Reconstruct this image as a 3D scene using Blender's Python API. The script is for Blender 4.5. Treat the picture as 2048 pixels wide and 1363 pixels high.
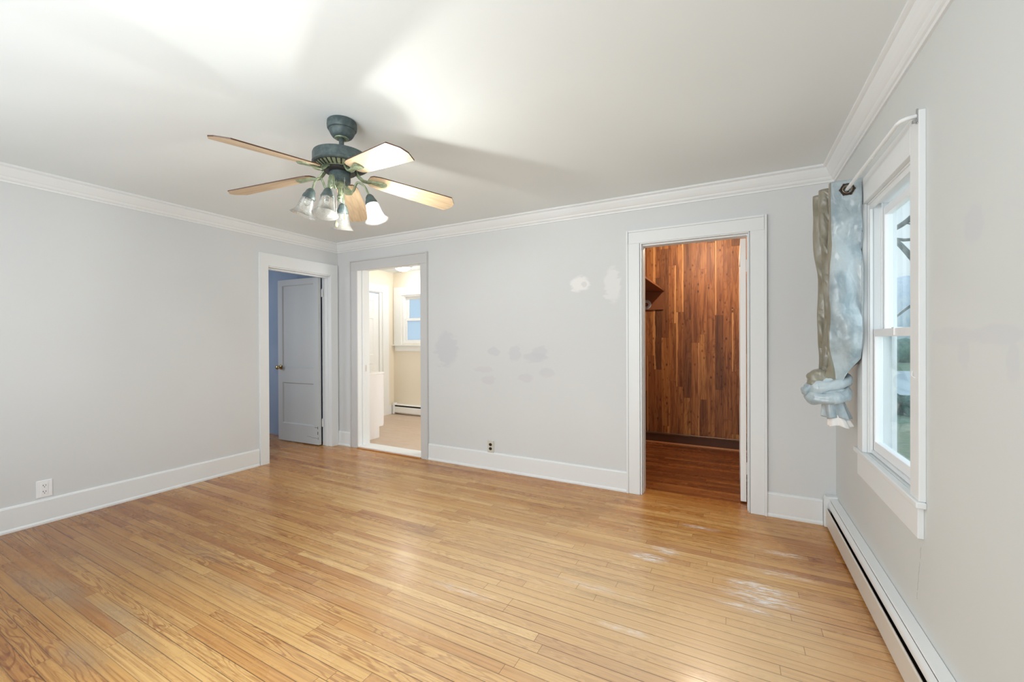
import bpy, bmesh, math, random
from mathutils import Vector, Matrix
random.seed(7)
D = bpy.data; SC = bpy.context.scene; C = SC.collection
for o in list(D.objects): D.objects.remove(o)

# ---------------------------------------------------------------- camera
YAW, PITCH, ROLL = 0.48703, -0.00356, -0.00396
cd_ = D.cameras.new('camera'); cam = D.objects.new('camera', cd_); C.objects.link(cam)
cd_.sensor_fit = 'HORIZONTAL'; cd_.sensor_width = 36.0; cd_.lens = 836.1 / 2048 * 36.0
cd_.clip_start = 0.02; cd_.clip_end = 300
cam.matrix_world = Matrix.Translation((0, 0, 1.25)) @ Matrix.Rotation(YAW, 4, 'Z') @ Matrix.Rotation(math.pi / 2 + PITCH, 4, 'X') @ Matrix.Rotation(ROLL, 4, 'Z')
SC.camera = cam

# ---------------------------------------------------------------- room numbers
XL, YB, XR, H = -4.194, 3.458, 0.601, 2.393
YF = -0.45                     # front wall, behind the camera
WT = 0.15                      # partition thickness
CLX0, CLX1, CLY = -1.10, 0.42, 5.30       # closet
RX0, RX1, RY, RH = -5.13, -1.30, 5.366, 2.393   # laundry room
BX0, BY0 = -7.2, 1.2                      # blue room

# ---------------------------------------------------------------- view + world + lights
SC.view_settings.view_transform = 'Standard'; SC.view_settings.look = 'None'
SC.view_settings.exposure = 0.49; SC.view_settings.gamma = 1.0
try: SC.view_settings.use_curve_mapping = False
except Exception: pass
try:
    SC.cycles.max_bounces = 10; SC.cycles.diffuse_bounces = 6; SC.cycles.transparent_max_bounces = 16
    SC.cycles.sample_clamp_indirect = 6.0
except Exception: pass

def lin(c):
    c = c / 255.0
    return c / 12.92 if c <= 0.04045 else ((c + 0.055) / 1.055) ** 2.4
def rgb(r, g, b): return (lin(r), lin(g), lin(b), 1.0)

W = D.worlds.new('sky'); SC.world = W; W.use_nodes = True
wn_ = W.node_tree.nodes; wl_ = W.node_tree.links; wn_.clear()
wo = wn_.new('ShaderNodeOutputWorld'); wb = wn_.new('ShaderNodeBackground'); wr = wn_.new('ShaderNodeValToRGB')
wt = wn_.new('ShaderNodeTexCoord'); wsx = wn_.new('ShaderNodeSeparateXYZ')
wl_.new(wt.outputs['Generated'], wsx.inputs[0]); wl_.new(wsx.outputs['Z'], wr.inputs[0])
wr.color_ramp.elements[0].position = 0.0; wr.color_ramp.elements[0].color = rgb(208, 226, 244)
wr.color_ramp.elements[1].position = 0.5; wr.color_ramp.elements[1].color = rgb(212, 232, 246)
e = wr.color_ramp.elements.new(0.12); e.color = rgb(232, 246, 252)
wl_.new(wr.outputs[0], wb.inputs[0]); wb.inputs[1].default_value = 0.82; wl_.new(wb.outputs[0], wo.inputs[0])

def area(name, loc, rot, sx, sy, power, col):
    l = D.lights.new(name, 'AREA'); l.shape = 'RECTANGLE'; l.size = sx; l.size_y = sy; l.energy = power; l.color = col
    o = D.objects.new(name, l); C.objects.link(o); o.location = loc; o.rotation_euler = rot; return o
# fill lamps behind the camera; right window inferred, left one added, both tilted up
FILL_WIN = [(-3.55, -2.35), (-1.75, -0.55)]
for i, (a, b) in enumerate(FILL_WIN):
    area('front_fill_light', ((a + b) / 2, YF - 0.10, 1.42), (0, 0, 0), b - a, 1.35, (13, 34)[i], (0.95, 0.985, 1.0)).rotation_euler = (math.pi / 2 + 0.12, 0, 0)
# daylight through the side window
area('side_window_daylight', (XR + 0.62, 2.396, 1.35), (0, math.pi / 2, 0), 1.25, 0.75, 5, (0.92, 0.965, 1.0))
# soft lamp added out of view to fill the blue bedroom
area('bedroom_fill_light', (-6.4, BY0 + 0.06, 1.4), (math.pi / 2, 0, 0), 1.0, 1.2, 15.0, (0.97, 0.98, 1.0))
# soft fill lamp added at the cream room's unseen right side
area('laundry_fill_light', (RX1 - .1, 4.6, 1.4), (0, math.pi / 2, 0), 1.2, 1.0, 18, (0.98, 0.985, 1.0))
# closet ceiling bulb
cl = D.lights.new('closet_bulb', 'POINT'); cl.energy = 25; cl.color = (1.0, 0.86, 0.68); cl.shadow_soft_size = 0.03
clo = D.objects.new('closet_bulb', cl); C.objects.link(clo); clo.location = (-0.27, 4.50, 2.33)

# ---------------------------------------------------------------- node helpers
class V:
    """value socket with arithmetic"""
    def __init__(s, nt, sock): s.nt, s.k = nt, sock
    def _op(s, op, b=None, c=None, clamp=False):
        n = s.nt.nodes.new('ShaderNodeMath'); n.operation = op; n.use_clamp = clamp
        for i, v in enumerate((s, b, c)):
            if v is None: continue
            if isinstance(v, V): s.nt.links.new(v.k, n.inputs[i])
            else: n.inputs[i].default_value = v
        return V(s.nt, n.outputs[0])
    def __add__(s, o): return s._op('ADD', o)
    def __sub__(s, o): return s._op('SUBTRACT', o)
    def __mul__(s, o): return s._op('MULTIPLY', o)
    def __truediv__(s, o): return s._op('DIVIDE', o)
    def __radd__(s, o): return s._op('ADD', o)
    def __rmul__(s, o): return s._op('MULTIPLY', o)
    def rsub(s, a): return s._op('MULTIPLY', -1.0)._op('ADD', a)
    def floor(s): return s._op('FLOOR')
    def fract(s): return s._op('FRACT')
    def sin(s): return s._op('SINE')
    def abs(s): return s._op('ABSOLUTE')
    def pw(s, e): return s._op('POWER', e)
    def lt(s, v): return s._op('LESS_THAN', v)
    def gt(s, v): return s._op('GREATER_THAN', v)
    def mn(s, v): return s._op('MINIMUM', v)
    def mx(s, v): return s._op('MAXIMUM', v)
    def clamp(s): return s._op('ADD', 0.0, clamp=True)
    def ramp(s, a, b, t0=0.0, t1=1.0, smooth=True):
        n = s.nt.nodes.new('ShaderNodeMapRange'); n.interpolation_type = 'SMOOTHSTEP' if smooth else 'LINEAR'; n.clamp = True
        s.nt.links.new(s.k, n.inputs[0]); n.inputs[1].default_value = a; n.inputs[2].default_value = b
        n.inputs[3].default_value = t0; n.inputs[4].default_value = t1
        return V(s.nt, n.outputs[0])
class M:
    def __init__(s, name):
        s.m = D.materials.new(name); s.m.use_nodes = True; s.nt = s.m.node_tree
        s.nt.nodes.clear(); s.out = s.nt.nodes.new('ShaderNodeOutputMaterial')
        s.b = s.nt.nodes.new('ShaderNodeBsdfPrincipled'); s.nt.links.new(s.b.outputs[0], s.out.inputs[0])
        t = s.nt.nodes.new('ShaderNodeTexCoord'); s.co = t.outputs['Object']
        x = s.nt.nodes.new('ShaderNodeSeparateXYZ'); s.nt.links.new(s.co, x.inputs[0])
        s.x, s.y, s.z = (V(s.nt, x.outputs[i]) for i in range(3))
    def vec(s, x, y, z):
        n = s.nt.nodes.new('ShaderNodeCombineXYZ')
        for i, v in enumerate((x, y, z)):
            if isinstance(v, V): s.nt.links.new(v.k, n.inputs[i])
            else: n.inputs[i].default_value = v
        return n.outputs[0]
    def noise(s, vec, scale=1.0, detail=3.0, rough=0.5, dist=0.0):
        n = s.nt.nodes.new('ShaderNodeTexNoise'); s.nt.links.new(vec, n.inputs['Vector'])
        n.inputs['Scale'].default_value = scale; n.inputs['Detail'].default_value = detail
        n.inputs['Roughness'].default_value = rough; n.inputs['Distortion'].default_value = dist
        return V(s.nt, n.outputs[0])
    def white(s, vec):
        n = s.nt.nodes.new('ShaderNodeTexWhiteNoise'); n.noise_dimensions = '3D'; s.nt.links.new(vec, n.inputs['Vector'])
        return V(s.nt, n.outputs['Value'])
    def voronoi(s, vec, scale=1.0, rnd=1.0):
        n = s.nt.nodes.new('ShaderNodeTexVoronoi'); s.nt.links.new(vec, n.inputs['Vector']); n.inputs['Scale'].default_value = scale
        n.inputs['Randomness'].default_value = rnd
        return V(s.nt, n.outputs['Distance'])
    def mix(s, f, a, b, mode='MIX'):
        n = s.nt.nodes.new('ShaderNodeMix'); n.data_type = 'RGBA'; n.blend_type = mode
        if isinstance(f, V): s.nt.links.new(f.k, n.inputs[0])
        else: n.inputs[0].default_value = f
        for i, v in ((6, a), (7, b)):
            if isinstance(v, tuple): n.inputs[i].default_value = v
            else: s.nt.links.new(v, n.inputs[i])
        return n.outputs[2]
    def cramp(s, f, stops):
        n = s.nt.nodes.new('ShaderNodeValToRGB'); s.nt.links.new(f.k, n.inputs[0]); r = n.color_ramp
        r.elements[0].position = stops[0][0]; r.elements[0].color = stops[0][1]
        r.elements[1].position = stops[-1][0]; r.elements[1].color = stops[-1][1]
        for p, c in stops[1:-1]:
            e = r.elements.new(p); e.color = c
        return n.outputs[0]
    def grey(s, v):
        n = s.nt.nodes.new('ShaderNodeCombineColor')
        for i in range(3): s.nt.links.new(v.k, n.inputs[i])
        return n.outputs[0]
    def col(s, v):
        if isinstance(v, tuple): s.b.inputs['Base Color'].default_value = v
        else: s.nt.links.new(v, s.b.inputs['Base Color'])
    def rough(s, v):
        if isinstance(v, V): s.nt.links.new(v.k, s.b.inputs['Roughness'])
        else: s.b.inputs['Roughness'].default_value = v
    def bump(s, h, strength=0.2, dist=0.002):
        n = s.nt.nodes.new('ShaderNodeBump'); s.nt.links.new(h.k, n.inputs['Height']); n.inputs['Strength'].default_value = strength
        n.inputs['Distance'].default_value = dist; s.nt.links.new(n.outputs[0], s.b.inputs['Normal'])
    def blob(s, u, v, cu, cv, ru, rv, warp=None, k=0.0, soft=0.5):
        a = (u - cu) / ru; b = (v - cv) / rv
        if warp is not None:
            a = a + (warp - 0.5) * k; b = b + (warp - 0.5) * (k * 0.8)
        d = (a * a + b * b).pw(0.5)
        return d.ramp(1.0 + soft * 0.3, 1.0 - soft)

def simple(name, c, rough=0.5, metal=0.0, bumps=None, spec=None):
    m = M(name); m.col(c); m.rough(rough); m.b.inputs['Metallic'].default_value = metal
    if spec is not None: m.b.inputs['Specular IOR Level'].default_value = spec
    if bumps: m.bump(m.noise(m.co, bumps[0], 3), bumps[1], bumps[2])
    else:
        n = m.noise(m.co, 14.0, 3); m.rough(n.ramp(0.2, 0.8, max(0.02, rough - 0.04), min(1, rough + 0.05)))
    return m.m

# ---- wall paint with the spackled / touched-up patches the wall has
def paint(name, base, patches=(), u='x', v='z', crack=None):
    m = M(name); U = getattr(m, u); Vv = getattr(m, v)
    n = m.noise(m.co, 1.1, 2); c = m.mix(n.ramp(0.3, 0.7, 0, 1), base, tuple(b * 0.975 for b in base[:3]) + (1,))
    w = m.noise(m.vec(U * 9.0, Vv * 22.0, 0.0), 1.0, 3)
    for (cu, cv, ru, rv, colr, f) in patches:
        k = m.blob(U, Vv, cu, cv, ru, rv, w, 1.3, 0.3)
        c = m.mix(k * (f * .85), c, colr)
    if crack:
        cu, z0, z1 = crack
        wob = m.noise(m.vec(0.0, 0.0, Vv * 30.0), 1.0, 4) - 0.5
        sl = (Vv - z0) * -0.20
        d = (U - cu - sl + wob * 0.03).abs()
        g = m.noise(m.vec(3.0, 0.0, Vv * 22.0), 1.0, 1).gt(0.45)
        k = d.lt(0.0007) * Vv.lt(z0) * Vv.gt(z1) * g
        c = m.mix(k, c, rgb(90, 88, 84))
    m.col(c); m.rough(0.62); m.b.inputs['Specular IOR Level'].default_value = 0.3
    m.bump(m.noise(m.co, 240.0, 2), 0.06, 0.001)
    return m.m
WALL = rgb(215, 218, 220)
PB = rgb(203, 205, 212); PW = rgb(238, 238, 238)
mat_wall_left = paint('grey_wall_paint_left', WALL, u='y')
mat_wall_back = paint('grey_wall_paint_back', WALL, [
    (-2.588, 1.158, .15, .19, PB, .75), (-2.027, 1.133, .077, .048, PB, .7), (-1.80, 1.122, .073, .08, PB, .7),
    (-1.60, 1.085, .13, .05, PB, .75), (-1.55, 1.13, .085, .06, PB, .75), (-2.14, .962, .12, .032, PB, .5), (-2.09, .858, .084, .045, PB, .65),
    (-1.692, .893, .081, .045, PB, .65), (-1.482, .951, .08, .047, PB, .65),
    (-1.166, 1.724, .10, .07, PW, .95), (-1.13, 1.72, .028, .028, WALL, .9), (-.885, 1.70, .082, .16, PW, .55)])
mat_wall_right = paint('grey_wall_paint_right', rgb(211, 215, 215), [
    (1.658, 1.572, .062, .06, PB, .5), (1.80, 1.255, .18, .032, PB, .5), (1.55, 1.258, .14, .03, PB, .55),
    (1.716, 1.206, .04, .045, PB, .5), (1.47, 1.189, .032, .06, PB, .55), (1.2, 2.0, .06, .04, PB, .2)], u='y', crack=(2.033, .49, .28))
mat_ceiling = paint('white_ceiling_paint', rgb(232, 239, 241), u='x', v='y')
mat_trim = simple('white_trim_paint', rgb(229, 233, 235), 0.42, bumps=(60, 0.05, 0.001))
mat_trim_grey = simple('grey_casing_paint', rgb(204, 205, 206), 0.45, bumps=(60, 0.05, 0.001))
mat_vinyl = simple('white_window_vinyl', rgb(240, 242, 245), 0.35)
mat_cream = paint('cream_wall_paint', rgb(239, 230, 213))
mat_cream2 = simple('warm_white_trim', rgb(242, 243, 242), 0.45)
mat_blue = M('blue_wall_paint'); mat_blue.col(mat_blue.mix(mat_blue.noise(mat_blue.co, 2.0, 5).ramp(.35, .65), rgb(136, 156, 182), rgb(146, 164, 188))); mat_blue.rough(.6); mat_blue.bump(mat_blue.noise(mat_blue.co, 18, 4), .35, .004); mat_blue = mat_blue.m
mat_door_grey = simple('pale_grey_door_paint', rgb(194, 199, 201), 0.5, bumps=(80, .05, .001))
mat_brass = simple('aged_brass', rgb(190, 172, 128), 0.25, 1.0)
mat_steel = simple('brushed_steel', rgb(190, 190, 192), 0.32, 1.0)
mat_dark = simple('dark_void', rgb(20, 19, 18), 0.8)
mat_black = simple('black_enamel', rgb(28, 28, 28), 0.4)

# ---- oak strip floor
def oak(name, closet=False):
    m = M(name); x, y = m.x, m.y; PW_ = 0.0535
    r = (y - 0.0145) / PW_; row = r.floor(); fy = r.fract()
    r1 = m.white(m.vec(row, 3.0, 1.0)); r2 = m.white(m.vec(row, 11.0, 5.0))
    L = r1 * 1.1 + 0.6
    u = (x + r2 * 7.0 + 20.0) / L; colm = u.floor(); fx = u.fract()
    idv = m.white(m.vec(row, colm, 2.0)); id2 = m.white(m.vec(row, colm, 9.0)); id3 = m.white(m.vec(row, colm, 17.0))
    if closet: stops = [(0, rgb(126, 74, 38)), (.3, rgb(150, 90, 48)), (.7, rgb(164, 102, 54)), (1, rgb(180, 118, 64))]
    else: stops = [(0, rgb(190, 138, 84)), (.12, rgb(207, 158, 98)), (.4, rgb(216, 172, 110)), (.75, rgb(222, 182, 120)), (1, rgb(233, 199, 142))]
    base = m.cramp(idv, stops)
    # straight fine grain
    g1 = m.noise(m.vec(x * 2.2 + id2 * 40.0, y * 150.0, id3 * 30.0), 1.0, 4, 0.6)
    c = m.mix(g1.ramp(.40, .70, 0, .6), base, m.mix(1.0, base, rgb(176, 138, 98), 'MULTIPLY'))
    # cathedral grain on some boards
    h = m.noise(m.vec(x * 1.3 + id3 * 31.0, (fy - .5) * 0.9 + id2 * 17.0, idv * 9.0), 1.0, 2, 0.5, 0.6)
    ring = (h * 95.0).sin().ramp(.15, .95)
    fig = ring * id2.ramp(.35, .9) * 0.62
    c = m.mix(fig, c, m.mix(1.0, c, rgb(178, 128, 84), 'MULTIPLY'))
    pores = m.noise(m.vec(x * 30.0, y * 700.0, id2 * 11.0), 1.0, 2).ramp(.60, .75)
    c = m.mix(pores * 0.18, c, rgb(120, 78, 42))
    wr_ = m.noise(m.vec(x * 2.1, y * 3.4, 4.0), 1.0, 5, 0.6)
    wf = m.noise(m.vec(x * 9.0, y * 34.0, 8.0), 1.0, 5, 0.7)
    fleck = m.noise(m.vec(x * 55.0, y * 260.0, 3.0), 1.0, 4, .7).ramp(.40, .60, .35, 1.0)
    brush = m.noise(m.vec(x * 14.0 + y * 9.0, y * 60.0 - x * 10.0, 6.0), 1.0, 4, .7).ramp(.42, .62, .15, 1.0)
    if not closet:
        # orange edges and paler middle: part worn finish, part room light put into colour
        edge = (x.ramp(0.15, 0.48) + y.ramp(2.95, 3.45) + x.ramp(-2.6, -3.9) * .8).clamp()
        edge = (edge + (wr_ - .5) * .8).clamp()
        c = m.mix(edge * .5, c, m.mix(1.0, c, rgb(232, 188, 122), 'MULTIPLY'))
        brn = (x.ramp(-1.4, -3.0) * y.ramp(2.6, 1.1) + (wr_ - .5) * .4).clamp()
        c = m.mix(brn * .85, c, m.mix(1.0, c, rgb(196, 182, 156), 'MULTIPLY'))
        c = m.mix(.45, c, m.mix(1.0, c, rgb(236, 214, 172), 'MULTIPLY'))
        pale = m.blob(x, y, -.5, 1.85, 1.8, 1.05, wr_, .9, .8)
        c = m.mix(pale * .46, c, rgb(236, 212, 176))
        pale2 = m.blob(x, y, .02, 1.7, .55, .7, wr_, .9, .8)
        c = m.mix(pale2 * .20, c, rgb(234, 212, 180))
        # grey, bare worn patches
        for (cx, cy, rx, ry, f) in ((-2.95, .79, .30, .07, .72), (-2.50, .84, .26, .05, .66), (-3.25, .74, .30, .06, .5), (-2.20, .80, .22, .04, .55), (-2.30, .66, .22, .06, .6),
                                    (-2.78, 1.32, .35, .05, .34), (-2.2, 1.2, .4, .06, .28), (-2.9, 1.1, .5, .09, .22), (-3.4, 1.0, .5, .2, .30), (-1.80, 2.15, .20, .12, .30), (-.72, 2.14, .28, .03, .42), (-.50, 1.98, .25, .03, .4), (-2.85, 2.9, .2, .12, .2)):
            k = m.blob(x, y, cx, cy, rx, ry, wf, 1.7, .9)
            c = m.mix(k * f * fleck, c, rgb(140, 124, 104))
        # white scuffs
        for (cx, cy, rx, ry, f) in ((-.43, 2.475, .11, .05, .85), (-.36, 2.60, .10, .05, .6), (-.21, 3.02, .14, .03, .55), (.10, 2.43, .16, .055, .85), (.12, 2.33, .17, .07, .75), (.04, 2.22, .15, .03, .6), (.25, 2.87, .12, .035, .45), (-.42, 1.81, .12, .025, .5),(.24,2.62,.16,.04,.45), (-1.2, 1.72, .2, .03, .3), (-.62, 2.05, .25, .03, .35)):
            k = m.blob(x, y, cx, cy, rx, ry, wf, 1.9, .9)
            c = m.mix((k * (f * 1.5) * brush).clamp(), c, rgb(238, 233, 229))
    # gaps between strips and butt joints
    gj = m.noise(m.vec(row, 5.0, x * 0.8), 1.0, 1).ramp(.35, .65, .35, 1.0)
    gap = (fy.mn(fy.rsub(1.0)) * PW_).ramp(.0024, .0006) * gj
    joint = ((fx.mn(fx.rsub(1.0))) * L).ramp(.0018, .0006)
    k = gap.mx(joint * .6)
    c = m.mix(k * .9, c, rgb(58, 34, 18))
    m.col(c)
    m.rough((wr_.ramp(.3, .7, .19, .34) + (g1 - .5) * .12))
    m.b.inputs['Specular IOR Level'].default_value = 0.5
    cup = m.noise(m.vec(x * 2.0, row * 3.1, 0.0), 1.0, 1) * .5
    m.bump(k.rsub(1.0) * .6 + g1 * .12 + cup, 0.16, 0.002)
    return m.m
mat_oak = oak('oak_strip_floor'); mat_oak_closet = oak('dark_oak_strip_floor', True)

# ---- knotty cedar boards, vertical
def cedar(name, u, horizontal=False, lite=1.0):
    m = M(name); U = getattr(m, u); Vv = m.z
    if horizontal: U, Vv = m.z, getattr(m, u)
    PW_ = 0.0835
    r = (U + 0.10) / PW_; row = r.floor(); fr = r.fract()
    r1 = m.white(m.vec(row, 3.0, 1.0)); r2 = m.white(m.vec(row, 8.0, 5.0))
    L = r1 * 1.1 + .6
    w = (Vv + r2 * 5.0 + 9.0) / L; cm = w.floor(); fw = w.fract()
    i1 = m.white(m.vec(row, cm, 2.0)); i2 = m.white(m.vec(row, cm, 9.0)); i3 = m.white(m.vec(row, cm, 15.0))
    base = m.cramp(i1, [(0, rgb(118, 76, 44)), (.25, rgb(156, 102, 58)), (.6, rgb(172, 114, 64)), (.85, rgb(184, 126, 70)), (1, rgb(214, 160, 90))])
    g = m.noise(m.vec(U * 120.0 + i2 * 20.0, Vv * 2.5, i3 * 30.0), 1.0, 4, .6)
    c = m.mix(g.ramp(.4, .72, 0, .7), base, m.mix(1.0, base, rgb(168, 130, 98), 'MULTIPLY'))
    fl_ = m.noise(m.vec(U * 20.0 + i3 * 10.0, Vv * 1.6, i2 * 20.0), 1.0, 4, .6)
    c = m.mix(fl_.ramp(.52, .60) * .5, c, m.mix(1.0, c, rgb(150, 110, 84), 'MULTIPLY'))
    h = m.noise(m.vec(U * 7.0 + i2 * 20.0, Vv * 1.1, i1 * 30.0), 1.0, 2, .5, .8)
    c = m.mix((h * 70.0).sin().ramp(.3, .95) * .30, c, m.mix(1.0, c, rgb(170, 118, 84), 'MULTIPLY'))
    # pale sapwood along one edge of some boards
    sap = m.noise(m.vec(row * 3.0, Vv * 3.0, i2 * 9.0), 1.0, 3) * .5 - .05
    k = fr.rsub(1.0) * i3.gt(.5) + fr * i3.lt(.5)
    c = m.mix((k - sap * i2.ramp(.35, .9)).ramp(.02, -.02) * .8, c, rgb(226, 168, 104))
    # knots
    kv = m.vec(U * 19.0 + row * 1.7, Vv * 11.0 + i2 * 5.0, row)
    kn = m.voronoi(kv, 1.0, 1.0)
    gate = m.noise(m.vec(U * 4.0, Vv * 4.0, 3.0), 1.0, 1).ramp(.36, .50)
    c = m.mix(kn.ramp(.26, .12) * gate * .75, c, rgb(104, 58, 30))
    c = m.mix(kn.ramp(.12, .05) * gate * .9, c, rgb(48, 24, 14))
    s2 = m.noise(m.vec(U * 26.0, Vv * 7.0, 7.0), 1.0, 3, .6).ramp(.66, .74)
    c = m.mix(s2 * .6, c, rgb(84, 44, 24))
    # dark gaps between boards and at their ends
    gap = (fr.mn(fr.rsub(1.0)) * PW_).ramp(.0018, .0006).mx((fw.mn(fw.rsub(1.0)) * L).ramp(.0016, .0006))
    c = m.mix(gap * .55, c, rgb(60, 32, 16))
    if lite != 1.0: c = m.mix(1.0, c, (lite, lite, lite, 1), 'MULTIPLY')
    m.col(c); m.rough(.55); m.bump(gap.rsub(1.0) * .6 + g * .15, .3, .003)
    return m.m
mat_cedar_x = cedar('knotty_cedar_boards_back', 'x'); mat_cedar_y = cedar('knotty_cedar_boards_side', 'y')
mat_shelf = simple('brown_stained_shelf_board', rgb(132, 80, 48), .55, bumps=(30, .1, .002))
mat_closet_base = simple('dark_stained_baseboard', rgb(92, 58, 38), .6, bumps=(40, .2, .002))
mat_quarter = simple('light_oak_quarter_round', rgb(190, 130, 78), .45)

# ---- laundry vinyl
m = M('tan_vinyl_plank'); r = (m.y) / .16; row = r.floor(); off = m.white(m.vec(row, 1.0, 1.0)); q = (m.x + off * 2) / .9
idv = m.white(m.vec(row, q.floor(), 1.0)); n1 = m.noise(m.vec(m.x * 6.0, m.y * 40.0, idv * 9.0), 1.0, 4)
c = m.mix(idv * .4, rgb(210, 190, 170), rgb(198, 176, 156)); c = m.mix(n1.ramp(.4, .7) * .35, c, rgb(186, 160, 138))
k = (r.fract().mn(r.fract().rsub(1.0)) * .16).ramp(.002, .0008).mx((q.fract().mn(q.fract().rsub(1.0)) * .9).ramp(.002, .0008))
c = m.mix(k * .4, c, rgb(150, 116, 90)); m.col(c); m.rough(.42); mat_vinylfloor = m.m

# ---- fan
m = M('verdigris_painted_metal'); n = m.noise(m.co, 35.0, 5, .65); n2 = m.noise(m.co, 260.0, 2)
c = m.mix(n.ramp(.38, .68), rgb(62, 75, 78), rgb(84, 97, 96)); c = m.mix(n2.ramp(.55, .7) * .35, c, rgb(100, 110, 96))
m.col(c); m.rough(.5); m.b.inputs['Metallic'].default_value = .12; m.bump(n2, .12, .001); mat_verdi = m.m
m = M('pale_verdigris_highlight'); n = m.noise(m.co, 60.0, 5, .65); c = m.mix(n.ramp(.38, .68), rgb(112, 126, 104), rgb(148, 158, 126)); m.col(c); m.rough(.4); m.b.inputs['Metallic'].default_value = .2; mat_verdi_pale = m.m
m = M('oak_fan_blade'); # local x runs along the blade
n = m.noise(m.vec(m.x * 5.0, m.y * 90.0, m.z), 1.0, 4, .6); h = m.noise(m.vec(m.x * 1.5, m.y * 9.0, 1.0), 1.0, 2)
c = m.mix(n.ramp(.35, .7) * .6, rgb(208, 188, 158), rgb(174, 150, 118)); c = m.mix((h * 60.0).sin().ramp(.2, .9) * .25, c, rgb(166, 140, 108))
m.col(c); m.rough(.44); mat_blade = m.m
mat_blade_edge = simple('dark_blade_edge', rgb(74, 44, 26), .4)

def thin_glass(name, tint, transp, rough=0.06, diff=0.12, glossy=0.14, seed=True, trans_c=(1, 1, 1, 1)):
    """thin glass: mostly see-through, a glossy coat and a little scatter from the seeds; same for every ray"""
    m = M(name); nt = m.nt; nt.nodes.remove(m.b)
    tr = nt.nodes.new('ShaderNodeBsdfTransparent'); tr.inputs[0].default_value = tint
    gl = nt.nodes.new('ShaderNodeBsdfGlossy'); gl.inputs['Roughness'].default_value = rough; gl.inputs[0].default_value = (1, 1, 1, 1)
    tl = nt.nodes.new('ShaderNodeBsdfTranslucent'); tl.inputs[0].default_value = trans_c
    df = nt.nodes.new('ShaderNodeBsdfDiffuse'); df.inputs[0].default_value = trans_c
    fr = nt.nodes.new('ShaderNodeFresnel'); fr.inputs[0].default_value = 1.45
    f = V(nt, fr.outputs[0])
    a = nt.nodes.new('ShaderNodeMixShader'); b = nt.nodes.new('ShaderNodeMixShader'); d2 = nt.nodes.new('ShaderNodeMixShader')
    d2.inputs[0].default_value = .5; nt.links.new(tl.outputs[0], d2.inputs[1]); nt.links.new(df.outputs[0], d2.inputs[2])
    if seed:
        s = m.noise(m.co, 300.0, 2).ramp(.55, .70, diff * .7, diff * 2.4)
        bp_ = nt.nodes.new('ShaderNodeBump'); bp_.inputs['Strength'].default_value = .25; bp_.inputs['Distance'].default_value = .003
        nt.links.new(m.noise(m.co, 110.0, 3).k, bp_.inputs['Height']); nt.links.new(bp_.outputs[0], gl.inputs['Normal'])
    else: s = f * 0.0 + diff
    nt.links.new(s.k, a.inputs[0]); nt.links.new(tr.outputs[0], a.inputs[1]); nt.links.new(d2.outputs[0], a.inputs[2])
    g = (f * (glossy / .04)).mn(.85)
    nt.links.new(g.k, b.inputs[0]); nt.links.new(a.outputs[0], b.inputs[1]); nt.links.new(gl.outputs[0], b.inputs[2])
    nt.links.new(b.outputs[0], m.out.inputs[0]); return m.m
mat_seed = thin_glass('clear_seeded_glass', (.96, .97, .96, 1), 1, .16, .12, .035)
mat_pane = thin_glass('window_glass', (.96, .99, .99, 1), 1, .01, .0, .014, seed=False)
def emit(name, c, s):
    m = D.materials.new(name); m.use_nodes = True; nt = m.node_tree; nt.nodes.clear()
    o = nt.nodes.new('ShaderNodeOutputMaterial'); e = nt.nodes.new('ShaderNodeEmission'); e.inputs[0].default_value = c; e.inputs[1].default_value = s
    nt.links.new(e.outputs[0], o.inputs[0]); return m
mat_bulb_on = emit('lit_bulb', (1.0, .955, .89, 1), 560.0)
mat_bulb_off = simple('unlit_white_bulb', rgb(238, 236, 230), .3)
mat_dome = emit('lit_ceiling_dome', (1.0, .985, .96, 1), 28.0)

# ---- curtain
def satin(name, a, b):
    m = M(name); n = m.noise(m.vec(m.x * 9.0, m.y * 9.0, m.z * 6.0), 1.0, 4, .6); w = m.noise(m.vec(m.x * 30, m.y * 30, m.z * 420.0), 1.0, 2)
    c = m.mix(n.ramp(.36, .64), a, b); c = m.mix(w.ramp(.5, .72) * .10, c, rgb(120, 140, 150)); m.col(c); m.rough(.33)
    m.b.inputs['Sheen Weight'].default_value = .25; m.b.inputs['Specular IOR Level'].default_value = .7
    w2 = m.noise(m.vec(m.x * 15.0 + m.z * 5.0, m.y * 15.0, m.z * 8.0 - m.x * 6.0), 1.0, 2, .42, .5)
    m.bump(w2 * 1.0 + w * .003, .6, .030); return m.m
mat_satin = satin('blue_satin_cloth', rgb(142, 159, 168), rgb(180, 193, 199))
mat_satin_reflect = satin('satin_cloth_warm_reflection', rgb(124, 120, 103), rgb(140, 136, 120))  # same satin; dim warm room reflection on rear folds put into its colour
mat_lining = simple('white_lining_cloth', rgb(232, 230, 228), .85, bumps=(50, .4, .004))

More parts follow.
